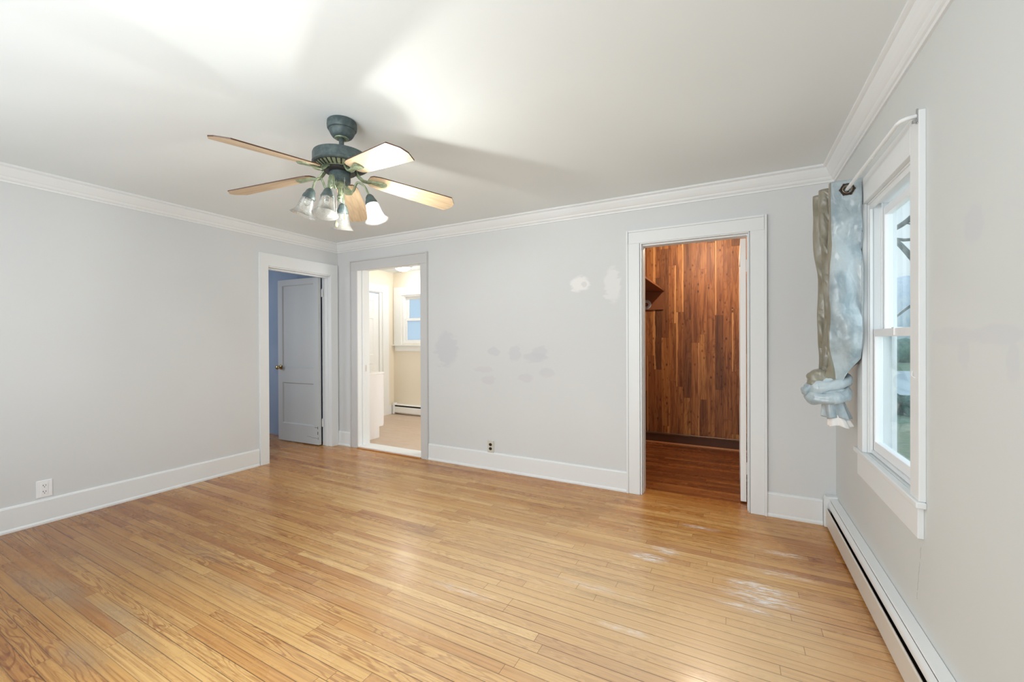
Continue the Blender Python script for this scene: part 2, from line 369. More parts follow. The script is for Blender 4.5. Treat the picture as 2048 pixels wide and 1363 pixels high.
# ---- outdoors
m = M('winter_lawn'); n = m.noise(m.vec(m.x * 1.0, m.y * 1.0, 0.0), .5, 5); n2 = m.noise(m.co, 9.0, 5, .7)
c = m.mix(n.ramp(.35, .65), rgb(92, 138, 112), rgb(122, 150, 118)); c = m.mix(n2.ramp(.45, .65) * .8, c, rgb(160, 158, 140)); m.col(c); m.rough(.95); mat_lawn = m.m
mat_drive = simple('pale_driveway', rgb(214, 226, 234), .9, bumps=(3, .3, .01))
m = M('tree_bark'); n = m.noise(m.vec(m.x * 8, m.y * 8, m.z * 2), 1.0, 5); m.col(m.mix(n, rgb(74, 84, 84), rgb(112, 122, 120))); m.rough(.9); m.bump(n, .6, .02); mat_bark = m.m
m = M('hedge_leaves'); n = m.noise(m.co, 2.2, 6, .7); m.col(m.mix(n.ramp(.35, .65), rgb(70, 112, 100), rgb(110, 150, 130))); m.rough(.9); m.bump(n, .8, .1); mat_hedge = m.m
m = M('hazed_wood_edge'); n = m.noise(m.vec(m.x * 3, m.y * 3, m.z * 1.2), 1.0, 6, .7); m.col(m.mix(n.ramp(.35, .65), rgb(216, 230, 250), rgb(240, 246, 254))); m.rough(1.0); mat_far = m.m  # distance haze put into the woods' colour as pale blue

# ---------------------------------------------------------------- mesh helpers
class MB:
    def __init__(s): s.bm = bmesh.new(); s.mi = 0
    def face(s, vs):
        try: f = s.bm.faces.new(vs); f.material_index = s.mi; return f
        except ValueError: return None
    def box(s, x0, x1, y0, y1, z0, z1, bev=0.0):
        if x0 > x1: x0, x1 = x1, x0
        if y0 > y1: y0, y1 = y1, y0
        if z0 > z1: z0, z1 = z1, z0
        v = [s.bm.verts.new(p) for p in ((x0, y0, z0), (x1, y0, z0), (x1, y1, z0), (x0, y1, z0), (x0, y0, z1), (x1, y0, z1), (x1, y1, z1), (x0, y1, z1))]
        fs = [s.face([v[i] for i in q]) for q in ((3, 2, 1, 0), (4, 5, 6, 7), (0, 1, 5, 4), (1, 2, 6, 5), (2, 3, 7, 6), (3, 0, 4, 7))]
        if bev > 0:
            es = list({e for f in fs for e in f.edges})
            r = bmesh.ops.bevel(s.bm, geom=es, offset=bev, segments=2, affect='EDGES', profile=.5)
            for f in r['faces']: f.material_index = s.mi
        return s
    def prism(s, pts, axis, a0, a1, e0=None, e1=None):
        """extrude 2-D profile; axis 'x','y','z'; pts (p,q). e0/e1: optional functions giving per-point end coordinate"""
        def P(p, q, a): return {'x': (a, p, q), 'y': (p, a, q), 'z': (p, q, a)}[axis]
        A = [s.bm.verts.new(P(p, q, e0(p, q) if e0 else a0)) for p, q in pts]
        B = [s.bm.verts.new(P(p, q, e1(p, q) if e1 else a1)) for p, q in pts]
        n = len(pts)
        for i in range(n): s.face([A[i], A[(i + 1) % n], B[(i + 1) % n], B[i]])
        s.face(A[::-1]); s.face(B); return s
    def lathe(s, prof, seg=32, mat=None, cap=True):
        mat = mat or Matrix(); rings = []
        for r, z in prof:
            if r < 1e-6: rings.append([s.bm.verts.new(mat @ Vector((0, 0, z)))])
            else: rings.append([s.bm.verts.new(mat @ Vector((r * math.cos(2 * math.pi * k / seg), r * math.sin(2 * math.pi * k / seg), z))) for k in range(seg)])
        for a, b in zip(rings, rings[1:]):
            for k in range(seg):
                k2 = (k + 1) % seg
                if len(a) == 1 and len(b) == 1: continue
                if len(a) == 1: s.face([a[0], b[k], b[k2]])
                elif len(b) == 1: s.face([a[k], b[0], a[k2]])
                else: s.face([a[k], b[k], b[k2], a[k2]])
        if cap:
            for r in (rings[0], rings[-1]):
                if len(r) > 1: s.face(r)
        return s
    def tube(s, pts, rad, seg=10, cap=True):
        pts = [Vector(p) for p in pts]; n = len(pts)
        rads = rad if isinstance(rad, (list, tuple)) else [rad] * n
        t = (pts[1] - pts[0]).normalized(); up = Vector((0, 0, 1)) if abs(t.z) < .9 else Vector((1, 0, 0))
        a = t.cross(up).normalized(); rings = []
        for i, p in enumerate(pts):
            t = ((pts[min(i + 1, n - 1)] - pts[max(i - 1, 0)])).normalized()
            a = (a - t * a.dot(t)).normalized(); b = t.cross(a)
            rings.append([s.bm.verts.new(p + (a * math.cos(2 * math.pi * k / seg) + b * math.sin(2 * math.pi * k / seg)) * rads[i]) for k in range(seg)])
        for A, B in zip(rings, rings[1:]):
            for k in range(seg): s.face([A[k], A[(k + 1) % seg], B[(k + 1) % seg], B[k]])
        if cap: s.face(rings[0][::-1]); s.face(rings[-1])
        return s
    def build(s, name, mats, parent=None, smooth=False, keep=False, mat=None, auto=None):
        bmesh.ops.recalc_face_normals(s.bm, faces=s.bm.faces[:])
        me = D.meshes.new(name)
        if smooth:
            for f in s.bm.faces: f.smooth = True
            if auto:
                for e in s.bm.edges:
                    if len(e.link_faces) == 2 and e.calc_face_angle(0) > auto: e.smooth = False
        s.bm.to_mesh(me); s.bm.free()
        for m_ in (mats if isinstance(mats, (list, tuple)) else [mats]): me.materials.append(m_)
        o = D.objects.new(name, me); C.objects.link(o)
        if parent:
            o.parent = parent
            if not keep: o.matrix_parent_inverse = parent.matrix_basis.inverted() if parent.parent is None else (world(parent)).inverted()
        if mat is not None: o.matrix_basis = mat
        return o
def world(o):
    m_ = o.matrix_basis.copy(); p = o
    while p.parent: m_ = p.parent.matrix_basis @ p.matrix_parent_inverse @ m_ if False else p.parent.matrix_basis @ (p.matrix_parent_inverse @ m_); p = p.parent
    return m_
def empty(name, loc, label=None, cat=None, kind=None, group=None):
    o = D.objects.new(name, None); C.objects.link(o); o.location = loc; o.empty_display_size = .05
    o.matrix_basis = Matrix.Translation(loc)
    tag(o, label, cat, kind, group); return o
def tag(o, label=None, cat=None, kind=None, group=None):
    if label: o['label'] = label
    if cat: o['category'] = cat
    if kind: o['kind'] = kind
    if group: o['group'] = group
    return o
def struct(mb, name, mats, label, cat, **k): return tag(mb.build(name, mats, **k), label, cat, 'structure')

# ================================================================ SHELL
mb = MB().box(XL - .14, XR + .14, YF - .1, YB + WT, -.1, 0); mb.box(BX0, XL - .14, BY0, YB, -.1, 0)
struct(mb, 'floor', mat_oak, 'honey oak strip floor with worn grey patches and white scuffs', 'floor')
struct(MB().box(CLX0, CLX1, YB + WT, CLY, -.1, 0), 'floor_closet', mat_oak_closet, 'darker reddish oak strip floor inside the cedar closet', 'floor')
struct(MB().box(RX0, CLX0 - .1, YB + WT, RY, -.1, 0), 'floor_laundry', mat_vinylfloor, 'tan vinyl floor of the cream room', 'floor')
struct(MB().box(XL - .14, XR + .14, YF - .1, YB + WT * .0, H, H + .1), 'ceiling', mat_ceiling, 'white ceiling carrying the fan', 'ceiling')
struct(MB().box(RX0, CLX0 - .1, YB + WT, RY, RH, RH + .1), 'ceiling_laundry', mat_ceiling, 'white ceiling of the cream room', 'ceiling')
struct(MB().box(CLX0, CLX1, YB + WT, CLY, H, H + .1), 'ceiling_closet', mat_shelf, 'wood ceiling of the closet', 'ceiling')
struct(MB().box(BX0, XL - .14, BY0, YB - .02, H, H + .1), 'ceiling_bedroom', mat_ceiling, 'ceiling of the blue room', 'ceiling')
# left wall with doorway 1 (opening y 2.59..3.345, z..2.03)
D1a, D1b, D1z = 2.598, 3.358, 2.012
mb = MB(); a, b = XL - .14, XL
mb.box(a, b, YF - .1, D1a, 0, H + .1); mb.box(a, b, D1b, YB + .14, 0, H + .1); mb.box(a, b, D1a, D1b, D1z, H + .1)
struct(mb, 'wall_left', mat_wall_left, 'plain pale grey wall on the left', 'wall')
# back wall with doorways 2, 3
D2a, D2b, D2z = -3.86, -2.90, 2.086
D3a, D3b, D3z = -.662, .100, 2.020
mb = MB(); a, b = YB, YB + WT
mb.box(XL, D2a, a, b, 0, RH + .1); mb.box(D2a, D2b, a, b, D2z, RH + .1); mb.box(D2b, D3a, a, b, 0, RH + .1); mb.box(D3a, D3b, a, b, D3z, RH + .1); mb.box(D3b, XR + .14, a, b, 0, RH + .1)
struct(mb, 'wall_back', mat_wall_back, 'pale grey wall with patches of filler between the two doorways', 'wall')
# right wall with window
WY0, WY1, WZ0, WZ1 = 2.069, 2.723, .650, 1.932
mb = MB(); a, b = XR, XR + .112
mb.box(a, b, YF - .1, WY0, -.1, H + .1); mb.box(a, b, WY1, YB + WT, -.1, H + .1); mb.box(a, b, WY0, WY1, -.1, WZ0); mb.box(a, b, WY0, WY1, WZ1, H + .1)
struct(mb, 'wall_right', mat_wall_right, 'pale grey window wall with a hairline crack below the window', 'wall')
# front wall behind the camera with two openings for the fill lamps
mb = MB(); xs = [XL - .14, FILL_WIN[0][0], FILL_WIN[0][1], FILL_WIN[1][0], FILL_WIN[1][1], XR + .14]
for i in range(0, 6, 2): mb.box(xs[i], xs[i + 1], YF - .1, YF, 0, H + .1)
for a, b in FILL_WIN: mb.box(a, b, YF - .1, YF, 0, .75); mb.box(a, b, YF - .1, YF, 2.1, H + .1)
struct(mb, 'wall_front', mat_wall_left, 'unseen wall behind the viewer with two openings for fill light', 'wall')
# laundry walls
mb = MB(); mb.box(RX0 - .1, RX0, YB + WT - .03, 4.24, 0, RH + .1); mb.box(RX0 - .1, RX0, 5.10, RY + .1, 0, RH + .1); mb.box(RX0 - .1, RX0, 4.24, 5.10, 2.045, RH + .1)
struct(mb, 'wall_laundry_left', mat_cream, 'cream wall holding the white closet door', 'wall')
L2 = (-4.93, -4.45, 1.19, 2.005)   # window opening in the laundry back wall
mb = MB(); mb.box(RX0, L2[0], RY, RY + .12, 0, RH + .1); mb.box(L2[1], CLX0 - .1, RY, RY + .12, 0, RH + .1); mb.box(L2[0], L2[1], RY, RY + .12, 0, L2[2]); mb.box(L2[0], L2[1], RY, RY + .12, L2[3], RH + .1)
struct(mb, 'wall_laundry_back', mat_cream, 'cream wall around the small window', 'wall')
struct(MB().box(CLX0 - .14, CLX0 - .1, YB + WT, RY + .12, 0, RH + .1), 'wall_laundry_right', mat_cream, 'cream right wall of the laundry room', 'wall')
mb = MB(); mb.box(RX0 - .1, D2a, YB + WT, YB + WT + .012, 0, RH); mb.box(D2b, CLX0 - .14, YB + WT, YB + WT + .012, 0, RH); mb.box(D2a, D2b, YB + WT, YB + WT + .012, D2z, RH)
struct(mb, 'wall_laundry_front', mat_cream, 'cream side of the wall round doorway', 'wall')
# closet walls
struct(MB().box(CLX0 - .1, CLX1 + .1, CLY, CLY + .1, 0, H), 'wall_closet_back', mat_cedar_x, 'knotty cedar board wall at the back of the closet', 'wall')
struct(MB().box(CLX0 - .1, CLX0, YB + WT, CLY, 0, H), 'wall_closet_left', mat_cedar_y, 'cedar board wall on the closet left', 'wall')
struct(MB().box(CLX1, CLX1 + .1, YB + WT, CLY, 0, H), 'wall_closet_right', mat_cedar_y, 'cedar board wall on the closet right', 'wall')
# blue room walls
struct(MB().box(BX0, XL - .14, YB - .02, YB + WT - .03, 0, H + .1), 'wall_bedroom_back', mat_blue, 'dusty blue plaster wall seen past the open grey door', 'wall')
mb = MB(); mb.box(BX0 - .1, BX0, BY0, YB, 0, H + .1); mb.box(BX0, XL - .14, BY0 - .1, BY0, 0, H + .1)
struct(mb, 'wall_bedroom_far', mat_blue, 'blue walls of the bedroom', 'wall')

# ---- crown moulding (trim)
PR = [(0, .106), (.010, .106), (.012, .094), (.020, .090), (.026, .082), (.028, .074), (.036, .066), (.046, .052), (.056, .034), (.062, .020), (.070, .017), (.0776, .012), (.0776, 0), (0, 0)]
mb = MB().prism([(XL + o, H - d) for o, d in PR], 'y', YF, 0, e1=lambda p, q: YB - (p - XL))
struct(mb, 'trim_1', mat_trim, 'white crown moulding along the left wall', 'crown moulding')
mb = MB().prism([(YB - o, H - d) for o, d in PR], 'x', 0, 0, e0=lambda p, q: XL + (YB - p), e1=lambda p, q: XR - (YB - p))
struct(mb, 'trim_2', mat_trim, 'white crown moulding along the back wall', 'crown moulding')
mb = MB().prism([(XR - o, H - d) for o, d in PR], 'y', YF, 0, e1=lambda p, q: YB - (XR - p))
struct(mb, 'trim_3', mat_trim, 'white crown moulding above the window wall', 'crown moulding')
# ---- baseboards
BP = [(0, 0), (.020, 0), (.020, .012), (.016, .020), (.013, .024), (.013, .155), (.009, .164), (0, .168)]
struct(MB().prism([(XL + o, z) for o, z in BP], 'y', YF, D1a - .094), 'baseboard_left', mat_trim, 'white baseboard along the left wall', 'baseboard')
mb = MB()
for a, b in ((XL, -3.965), (-2.818, D3a - .106), (.208, .528)): mb.prism([(YB - o, z) for o, z in BP], 'x', a, b)
struct(mb, 'baseboard_back', mat_trim, 'white baseboard along the back wall', 'baseboard')

# ================================================================ DOORWAYS
def casing_leg(mb, ax, base, sgn, a0, a1, z0, z1, outer, th=.020, bb=.014, zc=None):
    """flat casing board on a wall plane; ax = axis running along the wall; outer edge gets a back band"""
    def B(u0, u1, d0, d1, zz0, zz1, bev=.001):
        lo, hi = sorted((base + sgn * d0, base + sgn * d1))
        if ax == 'x': mb.box(u0, u1, lo, hi, zz0, zz1, bev)
        else: mb.box(lo, hi, u0, u1, zz0, zz1, bev)
    zc = zc or z1
    lo_, hi_ = (a0 + bb if outer == 'lo' else a0), (a1 - bb if outer == 'hi' else a1)
    B(lo_ + .0003, hi_ - .0003, 0, th, z0, (z1 - bb - .0003) if outer == 'top' else zc)
    if outer == 'lo': B(a0 - .001, a0 + bb, 0, th + .008, z0, z1 + .001)
    if outer == 'hi': B(a1 - bb, a1 + .001, 0, th + .008, z0, z1 + .001)
    if outer == 'top': B(a0, a1, 0, th + .008, z1 - bb, z1 + .001)

# --- door 1 (left wall, grey two panel leaf swung into the blue room)
d1 = empty('door_1', (XL, 2.97, 0), 'open doorway on the left wall with a pale grey two-panel door swung into the blue room', 'door', 'structure')
mb = MB()
casing_leg(mb, 'y', XL, 1, 2.510, 2.600, 0, 2.135, None)
mb.build('casing', mat_trim, d1)
mb = MB(); casing_leg(mb, 'y', XL, 1, 3.347, 3.442, 0, 2.136, None); mb.build('casing', mat_trim, d1)
mb = MB(); casing_leg(mb, 'y', XL, 1, 2.598, 3.349, 2.010, 2.1355, None); mb.build('head_casing', mat_trim, d1)
mb = MB(); mb.box(XL - .14, XL + .004, D1a, D1a + .012, 0, D1z - .014, .001); mb.box(XL - .14, XL + .004, D1b - .010, D1b, 0, D1z - .014, .001); mb.box(XL - .14, XL + .004, D1a, D1b, D1z - .0139, D1z, .001)
mb.box(XL - .085, XL - .040, D1b - .018, D1b - .0101, 0, D1z - .03, .002); mb.box(XL - .085, XL - .045, D1a + .0121, D1a + .024, 0, D1z - .03, .002); mb.box(XL - .085, XL - .045, D1a + .0121, D1b - .0101, D1z - .0299, D1z - .014, .002)
mb.build('jamb', mat_trim, d1)
def panel_leaf(wid, hei, th, panels, name, mat, parent, M4, recess=.012):
    """leaf in local coords x 0..wid, y 0..th, z 0..hei with rectangular recessed panels (x0,x1,z0,z1)"""
    mb = MB(); xs = sorted({0, wid} | {p[0] for p in panels} | {p[1] for p in panels}); zs = sorted({0, hei} | {p[2] for p in panels} | {p[3] for p in panels})
    def inp(xm, zm): return any(p[0] < xm < p[1] and p[2] < zm < p[3] for p in panels)
    for yy, s_ in ((0, 1), (th, -1)):
        for i in range(len(xs) - 1):
            for j in range(len(zs) - 1):
                if not inp((xs[i] + xs[i + 1]) / 2, (zs[j] + zs[j + 1]) / 2):
                    mb.face([mb.bm.verts.new(p) for p in ((xs[i], yy, zs[j]), (xs[i + 1], yy, zs[j]), (xs[i + 1], yy, zs[j + 1]), (xs[i], yy, zs[j + 1]))])
        for (x0, x1, z0, z1) in panels:
            y1 = yy + s_ * recess; g = .012
            o = [(x0, yy, z0), (x1, yy, z0), (x1, yy, z1), (x0, yy, z1)]; n = [(x0 + g, y1, z0 + g), (x1 - g, y1, z0 + g), (x1 - g, y1, z1 - g), (x0 + g, y1, z1 - g)]
            ov = [mb.bm.verts.new(p) for p in o]; nv = [mb.bm.verts.new(p) for p in n]
            for k in range(4): mb.face([ov[k], ov[(k + 1) % 4], nv[(k + 1) % 4], nv[k]])
            mb.face(nv)
    for a, b in (((0, 0), (wid, 0)), ((wid, 0), (wid, hei)), ((wid, hei), (0, hei)), ((0, hei), (0, 0))):
        mb.face([mb.bm.verts.new(p) for p in ((a[0], 0, a[1]), (b[0], 0, b[1]), (b[0], th, b[1]), (a[0], th, a[1]))])
    bmesh.ops.remove_doubles(mb.bm, verts=mb.bm.verts[:], dist=1e-5)
    o = mb.build(name, mat); o.parent = parent
    o.matrix_basis = parent.matrix_basis.inverted() @ M4
    return o
ang = math.atan2(3.262 - 3.298, -5.045 + 4.335)
L1 = Matrix.Translation((-4.332, 3.292, .012)) @ Matrix.Rotation(math.pi + .045, 4, 'Z') @ Matrix.Translation((0, -.036, 0))
leaf = panel_leaf(.715, 1.985, .036, [(.085, .635, .215, .720), (.085, .635, .900, 1.915)], 'door_leaf', mat_door_grey, d1, L1)
leaf['label'] = 'pale grey two-panel door leaf standing open'
def knob(parent, M4, name='door_knob', mat=None):
    mb = MB().lathe([(0, 0), (.030, 0), (.031, .004), (.024, .010), (.011, .013), (.010, .030), (.020, .036), (.027, .046), (.027, .056), (.020, .064), (0, .066)], 24)
    o = mb.build(name, mat or mat_brass, smooth=True, auto=.9); o.parent = parent; o.matrix_basis = world(parent).inverted() @ M4; o['label'] = 'brass knob'; return o
knob(leaf, L1 @ Matrix.Translation((.660, .036, .905)) @ Matrix.Rotation(-math.pi / 2, 4, 'X'))
for z in (1.81, .268):
    mb = MB(); mb.tube([(-4.318, 3.337, z - .045), (-4.318, 3.337, z + .045)], .006, 10); mb.box(-4.330, -4.300, 3.333, 3.336, z - .045, z + .045)
    mb.lathe([(0, 0), (.0045, 0), (.0045, .008), (0, .012)], 8, Matrix.Translation((-4.318, 3.337, z + .045)))
    mb.build('hinge', mat_trim, d1)
# chipped paint at the leaf foot
mb = MB()
for (u, z, w_, h_) in ((.020, .200, .05, .004), (.012, .185, .008, .03), (.010, .12, .01, .035), (.02, .075, .11, .003), (.13, .085, .07, .0025), (.008, .06, .006, .03)):
    mb.box(u, u + w_, .0362, .0365, z, z + h_)
o = mb.build('paint_chip', mat_black); o.parent = leaf; o.matrix_basis = Matrix(); o['label'] = 'dark chips in the paint near the hinge edge'

# --- door 2 (back wall, opening to the cream room)
d2 = empty('door_2', (-3.38, YB, 0), 'doorway with grey casing and white threshold opening to the cream room', 'door', 'structure')
mb = MB(); casing_leg(mb, 'x', YB, -1, -3.965, -3.850, 0, 2.172, 'lo', zc=2.0525); mb.build('casing', mat_trim_grey, d2)
mb = MB(); casing_leg(mb, 'x', YB, -1, -2.912, -2.820, 0, 2.172, 'hi', zc=2.0525); mb.build('casing', mat_trim_grey, d2)
mb = MB(); casing_leg(mb, 'x', YB, -1, -3.9495, -2.8345, 2.053, 2.172, 'top'); mb.build('head_casing', mat_trim_grey, d2)
mb = MB(); mb.box(D2a, D2a + .012, YB - .012, YB + WT + .014, 0, D2z - .0121, .001); mb.box(D2b - .012, D2b, YB - .012, YB + WT + .014, 0, D2z - .0121, .001); mb.box(D2a, D2b, YB - .012, YB + WT + .014, D2z - .012, D2z, .001)
mb.box(D2a + .0121, D2a + .022, YB + .05, YB + .085, 0, D2z - .0122, .002)
mb.build('jamb', mat_trim, d2)
MB().box(-3.849, -3.846, 3.548, 3.578, .88, .955).build('strike_plate', mat_steel, d2)
mb = MB(); mb.box(D2a + .01, D2b - .01, YB - .012, YB + WT + .01, .001, .022, .004); mb.build('threshold', mat_cream2, d2)
MB().box(D2a + .01, D2b - .01, YB - .035, YB - .010, .001, .010, .003).build('threshold_strip', mat_quarter, d2)

# --- door 3 (back wall, closet)
d3 = empty('door_3', (-.28, YB, 0), 'white cased doorway with its door folded back inside the cedar closet', 'door', 'structure')
mb = MB(); casing_leg(mb, 'x', YB, -1, -.768, -.664, 0, 2.122, 'lo', zc=2.0175); mb.build('casing', mat_trim, d3)
mb = MB(); casing_leg(mb, 'x', YB, -1, .106, .208, 0, 2.122, 'hi', zc=2.0175); mb.build('casing', mat_trim, d3)
mb = MB(); casing_leg(mb, 'x', YB, -1, -.7525, .1925, 2.018, 2.122, 'top'); mb.build('head_casing', mat_trim, d3)
mb = MB(); mb.box(D3a, D3a + .012, YB - .012, YB + WT, 0, D3z - .0102, .001); mb.box(D3b - .004, D3b + .002, YB - .012, YB + WT, 0, D3z - .0102, .001); mb.box(D3a, D3b, YB - .012, YB + WT, D3z - .01, D3z, .001)
mb.box(D3a + .0121, D3a + .018, YB + .02, YB + .10, 0, D3z - .0222, .002); mb.box(D3a + .0121, D3b - .0041, YB + .02, YB + .10, D3z - .022, D3z - .0101, .002); mb.box(D3b - .012, D3b - .0041, YB + .02, YB + .09, 0, D3z - .0222, .002)
mb.build('jamb', mat_trim, d3)
L3 = Matrix.Translation((.047, YB + WT + .016, .014)) @ Matrix.Rotation(math.pi / 2, 4, 'Z') @ Matrix.Translation((0, -.038, 0))
leaf3 = panel_leaf(.74, 1.994, .038, [(.10, .64, .215, .72), (.10, .64, .9, 1.88)], 'door_leaf', mat_cream2, d3, L3)
for z in (1.80, .27):
    mb = MB(); mb.tube([(.092, YB + WT + .008, z - .045), (.092, YB + WT + .008, z + .045)], .006, 10); mb.build('hinge', mat_trim, d3)

# ================================================================ CLOSET
cs = empty('closet_shelf', (-.92, 4.6, 1.82), 'brown wood shelf along the closet left wall with a cleat and rod socket', 'shelf')
MB().box(CLX0, -.733, 3.72, CLY, 1.822, 1.842, .002).build('shelf_board', mat_shelf, cs)
MB().box(CLX0, -.742, CLY - .020, CLY, 1.602, 1.822, .001).build('cleat', mat_shelf, cs)
mb = MB().lathe([(.024, .0), (.060, 0), (.060, .005), (.050, .010), (.044, .007), (.036, .014), (.028, .014), (.024, .004)], 28, Matrix.Translation((-.940, CLY - .020, 1.668)) @ Matrix.Rotation(math.pi / 2, 4, 'X'), cap=False)
mb.build('rod_socket', simple('galvanised_metal', rgb(200, 204, 212), .4, .3), cs, smooth=True, auto=.6)
mb = MB(); mb.box(CLX0, CLX1, CLY - .018, CLY, 0, .105); struct(mb, 'baseboard_closet', mat_closet_base, 'dark wood baseboard in the closet', 'baseboard')
mb = MB(); mb.tube([(CLX0, CLY - .028, .122), (CLX1, CLY - .028, .122)], .007, 10)
for x in (-.45, -.1, .0): mb.tube([(x, CLY - .028, .122), (x + .02, CLY - .028, .122)], .009, 10)
o = mb.build('heating_pipe', simple('dull_metal_pipe', rgb(128, 112, 100), .35, .8), smooth=True, auto=.8); tag(o, 'thin metal pipe running above the closet baseboard', 'pipe')
mb = MB().prism([(CLY - .018, 0), (CLY - .034, 0), (CLY - .033, .007), (CLY - .028, .013), (CLY - .018, .016)], 'x', CLX0, CLX1)
struct(mb, 'trim_4', mat_quarter, 'light wood quarter round at the closet floor', 'trim')

# ================================================================ LAUNDRY ROOM
d4 = empty('door_4', (RX0, 4.67, 0), 'closed white six-panel closet door on the cream left wall', 'door', 'structure')
mb = MB(); casing_leg(mb, 'y', RX0, 1, 5.100, 5.236, 0, 2.155, None, .022); mb.build('casing', mat_cream2, d4)
mb = MB(); casing_leg(mb, 'y', RX0, 1, 4.115, 4.245, 0, 2.155, None, .022); mb.build('casing', mat_cream2, d4)
mb = MB(); casing_leg(mb, 'y', RX0, 1, 4.245, 5.100, 2.035, 2.155, None, .022); mb.build('head_casing', mat_cream2, d4)
mb = MB(); mb.box(RX0 - .1, RX0 + .002, 5.045, 5.10, 0, 2.045); mb.box(RX0 - .1, RX0 + .002, 4.24, 4.262, 0, 2.045); mb.box(RX0 - .1, RX0 + .002, 4.2621, 5.0449, 2.022, 2.045); mb.build('jamb', mat_cream2, d4)
L4 = Matrix.Translation((RX0 - .012, 4.268, .012)) @ Matrix.Rotation(math.pi / 2, 4, 'Z')
pn = []
for x0, x1 in ((.11, .335), (.435, .66)):
    pn += [(x0, x1, .25, .86), (x0, x1, 1.00, 1.59), (x0, x1, 1.71, 1.88)]
panel_leaf(.772, 1.992, .036, pn, 'door_leaf', mat_cream2, d4, L4, .008)

w2 = empty('window_2', (-4.69, RY, 1.19), 'small white double-hung window in the cream room with frosted blue panes', 'window', 'structure')
def wbox(mb, x0, x1, y0, y1, z0, z1, b=.002): return mb.box(x0, x1, y0, y1, z0, z1, b)
for a, b in ((-5.105, -4.940), (-4.44, -4.30)): mb = MB(); wbox(mb, a, b, RY - .022, RY, 1.165, 2.135); mb.build('casing', mat_cream2, w2)
mb = MB(); wbox(mb, -4.941, -4.439, RY - .022, RY, 2.000, 2.135); mb.build('head_casing', mat_cream2, w2)
mb = MB(); wbox(mb, -5.125, -4.28, RY - .055, RY + .02, 1.150, 1.172); mb.build('window_sill', mat_cream2, w2)
mb = MB(); wbox(mb, -5.085, -4.32, RY - .018, RY, 1.062, 1.150); mb.build('apron', mat_cream2, w2)
mb = MB(); 
mb.box(L2[0], L2[0] + .035, RY, RY + .1, L2[2] + .0301, L2[3] - .0301); mb.box(L2[1] - .035, L2[1], RY, RY + .1, L2[2] + .0301, L2[3] - .0301); mb.box(L2[0], L2[1], RY, RY + .1, L2[3] - .03, L2[3]); mb.box(L2[0], L2[1], RY, RY + .1, L2[2], L2[2] + .03); mb.build('window_frame', mat_cream2, w2)
def sash(mb, ax, u0, u1, d0, d1, z0, z1, st, rb, rt):
    for (a, b, c_, d_) in ((u0, u0 + st, z0, z1), (u1 - st, u1, z0, z1), (u0 + st, u1 - st, z0, z0 + rb), (u0 + st, u1 - st, z1 - rt, z1)):
        if ax == 'x': mb.box(a, b, d0, d1, c_, d_, .002)
        else: mb.box(d0, d1, a, b, c_, d_, .002)
m = M('frosted_blue_glass'); nt = m.nt; nt.nodes.remove(m.b)
tl = nt.nodes.new('ShaderNodeBsdfTranslucent'); tl.inputs[0].default_value = rgb(238, 243, 246)
nt.links.new(tl.outputs[0], m.out.inputs[0]); mat_frost = m.m
mb = MB(); sash(mb, 'x', L2[0] + .036, L2[1] - .036, RY + .055, RY + .085, 1.575, 1.975, .062, .03, .045); s_ = mb.build('upper_sash', mat_cream2, w2)
MB().box(-4.835, -4.545, RY + .066, RY + .070, 1.60, 1.935).build('glass_pane', mat_frost, s_)
mb = MB(); sash(mb, 'x', L2[0] + .036, L2[1] - .036, RY + .022, RY + .052, 1.200, 1.610, .045, .05, .04); s_ = mb.build('lower_sash', mat_cream2, w2)
MB().box(-4.853, -4.527, RY + .035, RY + .039, 1.245, 1.575).build('glass_pane', mat_frost, s_)

def heater(name, label, prof_x, y0, y1, axis, flip):
    pass
# laundry heater on the back wall
lh = empty('baseboard_heater', (-4.2, RY, 0), 'white baseboard heater under the small window of the cream room', 'heater')
X0, X1 = -5.095, CLX0 - .2
mb = MB(); mb.prism([(RY - .002, .03), (RY - .065, .03), (RY - .068, .045), (RY - .066, .125), (RY - .058, .130), (RY - .058, .05), (RY - .002, .05)], 'x', X0 + .03, X1); mb.build('front_panel', mat_cream2, lh)
mb = MB(); mb.prism([(RY, .170), (RY - .045, .168), (RY - .062, .158), (RY - .06, .154), (RY - .044, .162), (RY, .164)], 'x', X0 + .03, X1); mb.build('top_cover', mat_cream2, lh)
mb = MB(); mb.box(X0, X0 + .035, RY - .072, RY, 0.004, .190, .003); mb.build('end_cap', mat_cream2, lh)
mb = MB(); mb.box(X0 + .03, X1, RY - .05, RY - .004, .055, .15); mb.build('dark_fin_block', mat_dark, lh)  # plain block for the fins; slot shade put into its near-black colour
# small baseboard bits in the cream room
mb = MB(); mb.box(RX0, RX0 + .014, 5.236, RY, 0, .15, .002); mb.box(RX0 + .014, -5.097, RY - .014, RY, 0, .15, .002)
struct(mb, 'baseboard_laundry', mat_cream2, 'white baseboard in the cream room corner', 'baseboard')
